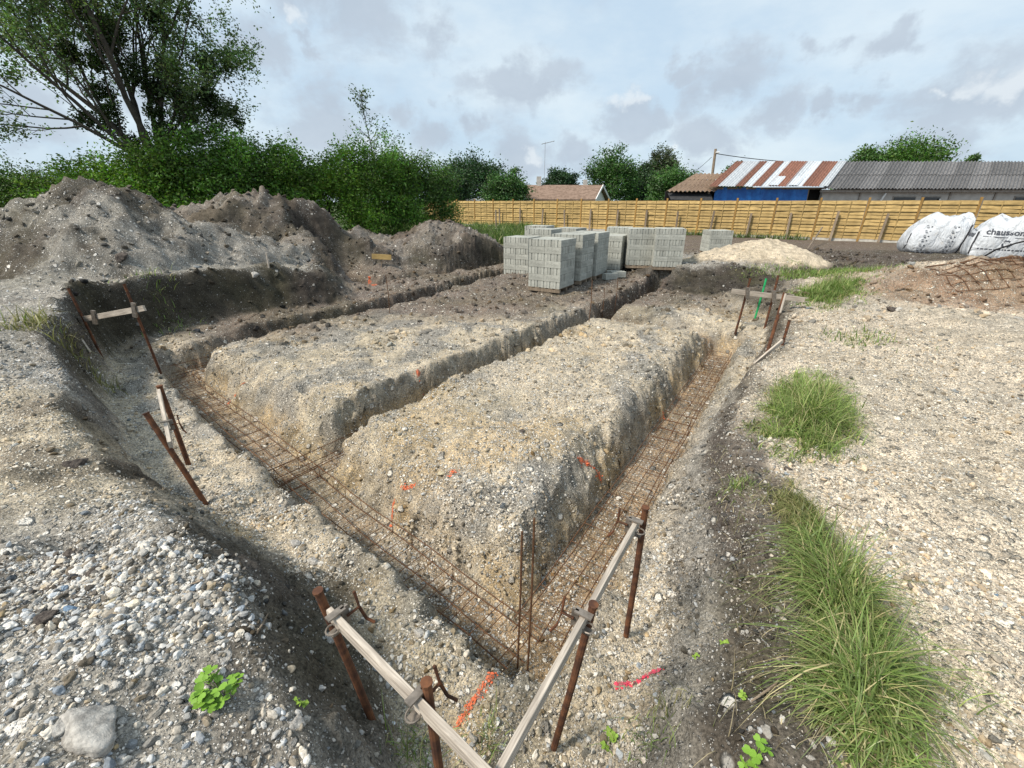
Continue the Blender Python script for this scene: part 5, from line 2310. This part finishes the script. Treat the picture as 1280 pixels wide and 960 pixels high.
# twigs
for i, (pts, lab) in enumerate((([(322, 795), (330, 782), (336, 770)], 'thin curved root lying on the dark left slope'), ([(235, 735), (252, 728)], 'short pale twig on the dark left slope'),
                                ([(938, 880), (965, 862), (985, 838)], 'bent brown twig at the edge of the long grass'), ([(1030, 640), (1045, 632), (1062, 640)], 'thin dark twig on the right gravel'))):
    ps = [hit(*q) + Vector((0, 0, .012)) for q in pts]
    o = MB().tube(ps, [.004, .0045, .003][:len(ps)], 5).build('twig', M_STAKE)
    tag(o, lab, 'twig')


# ------------------------------------------------------------------ spray paint on the ground
def paint_mat(name, c):
    """sprayed paint: broken up by the grain of the soil it lies on"""
    g = NT(name)
    co = g.coord('Object')
    n = g.noise(co, 90, 4, .6)
    g.put(g.ramp(g.noise(co, 95, 3, .7), .40, .56), g.b.inputs['Alpha'])
    return g.done(g.scalecol(c, g.ramp(n, .3, .7, .55, 1.1)), .9, .1)


M_ORANGE = paint_mat('orange_spray', (.72, .18, .085))
M_PINK = paint_mat('pink_spray', (.60, .08, .13))
PLAB = ['short orange spray line at the trench corner', 'orange spray line on the bench near the left batten', 'pink spray line on the slope right of the right batten',
        'curved orange spray line on the platform side above the left trench', 'small orange spray dot beside the round flat stone', 'orange spray line at the platform edge above the right trench',
        'orange spray mark at the end of the left platform', 'orange spray mark low on the platform wall of the right trench', 'orange spray spot on the wall of the middle trench', 'orange spray spot on the bank by the soil mound']
for (pts, w, pink), lab in zip(PAINT_W, PLAB):
    # a ragged strip that follows the relief
    fine_pts = []
    for a, b in zip(pts[:-1], pts[1:]):
        m_ = max(4, int((b - a).length / (w * .16)))
        fine_pts += [a.lerp(b, k / m_) for k in range(m_)]
    fine_pts.append(pts[-1])
    vs, fs = [], []
    for k, c in enumerate(fine_pts):
        d = (fine_pts[min(k + 1, len(fine_pts) - 1)] - fine_pts[max(k - 1, 0)]).xy
        d = d.normalized() if d.length > 1e-6 else d
        sx_, sy_ = -d.y, d.x
        end = min(1, (k + 1) * .25, (len(fine_pts) - k) * .25)
        for q in range(5):
            e_ = w * .55 * (q - 2) / 2 * end * (random.uniform(.35, 1.35) if q in (0, 4) else 1)
            xx, yy = c.x + sx_ * e_ + random.gauss(0, w * .03), c.y + sy_ * e_ + random.gauss(0, w * .03)
            vs.append((xx, yy, ground(xx, yy) + .012))
    for k in range(len(fine_pts) - 1):
        for q in range(4):
            a = k * 5 + q
            fs.append((a, a + 1, a + 6, a + 5))
    o = MB().add(vs, fs).build('paint_mark', M_PINK if pink else M_ORANGE)
    tag(o, lab, 'paint mark', 'spray paint marks on the ground')
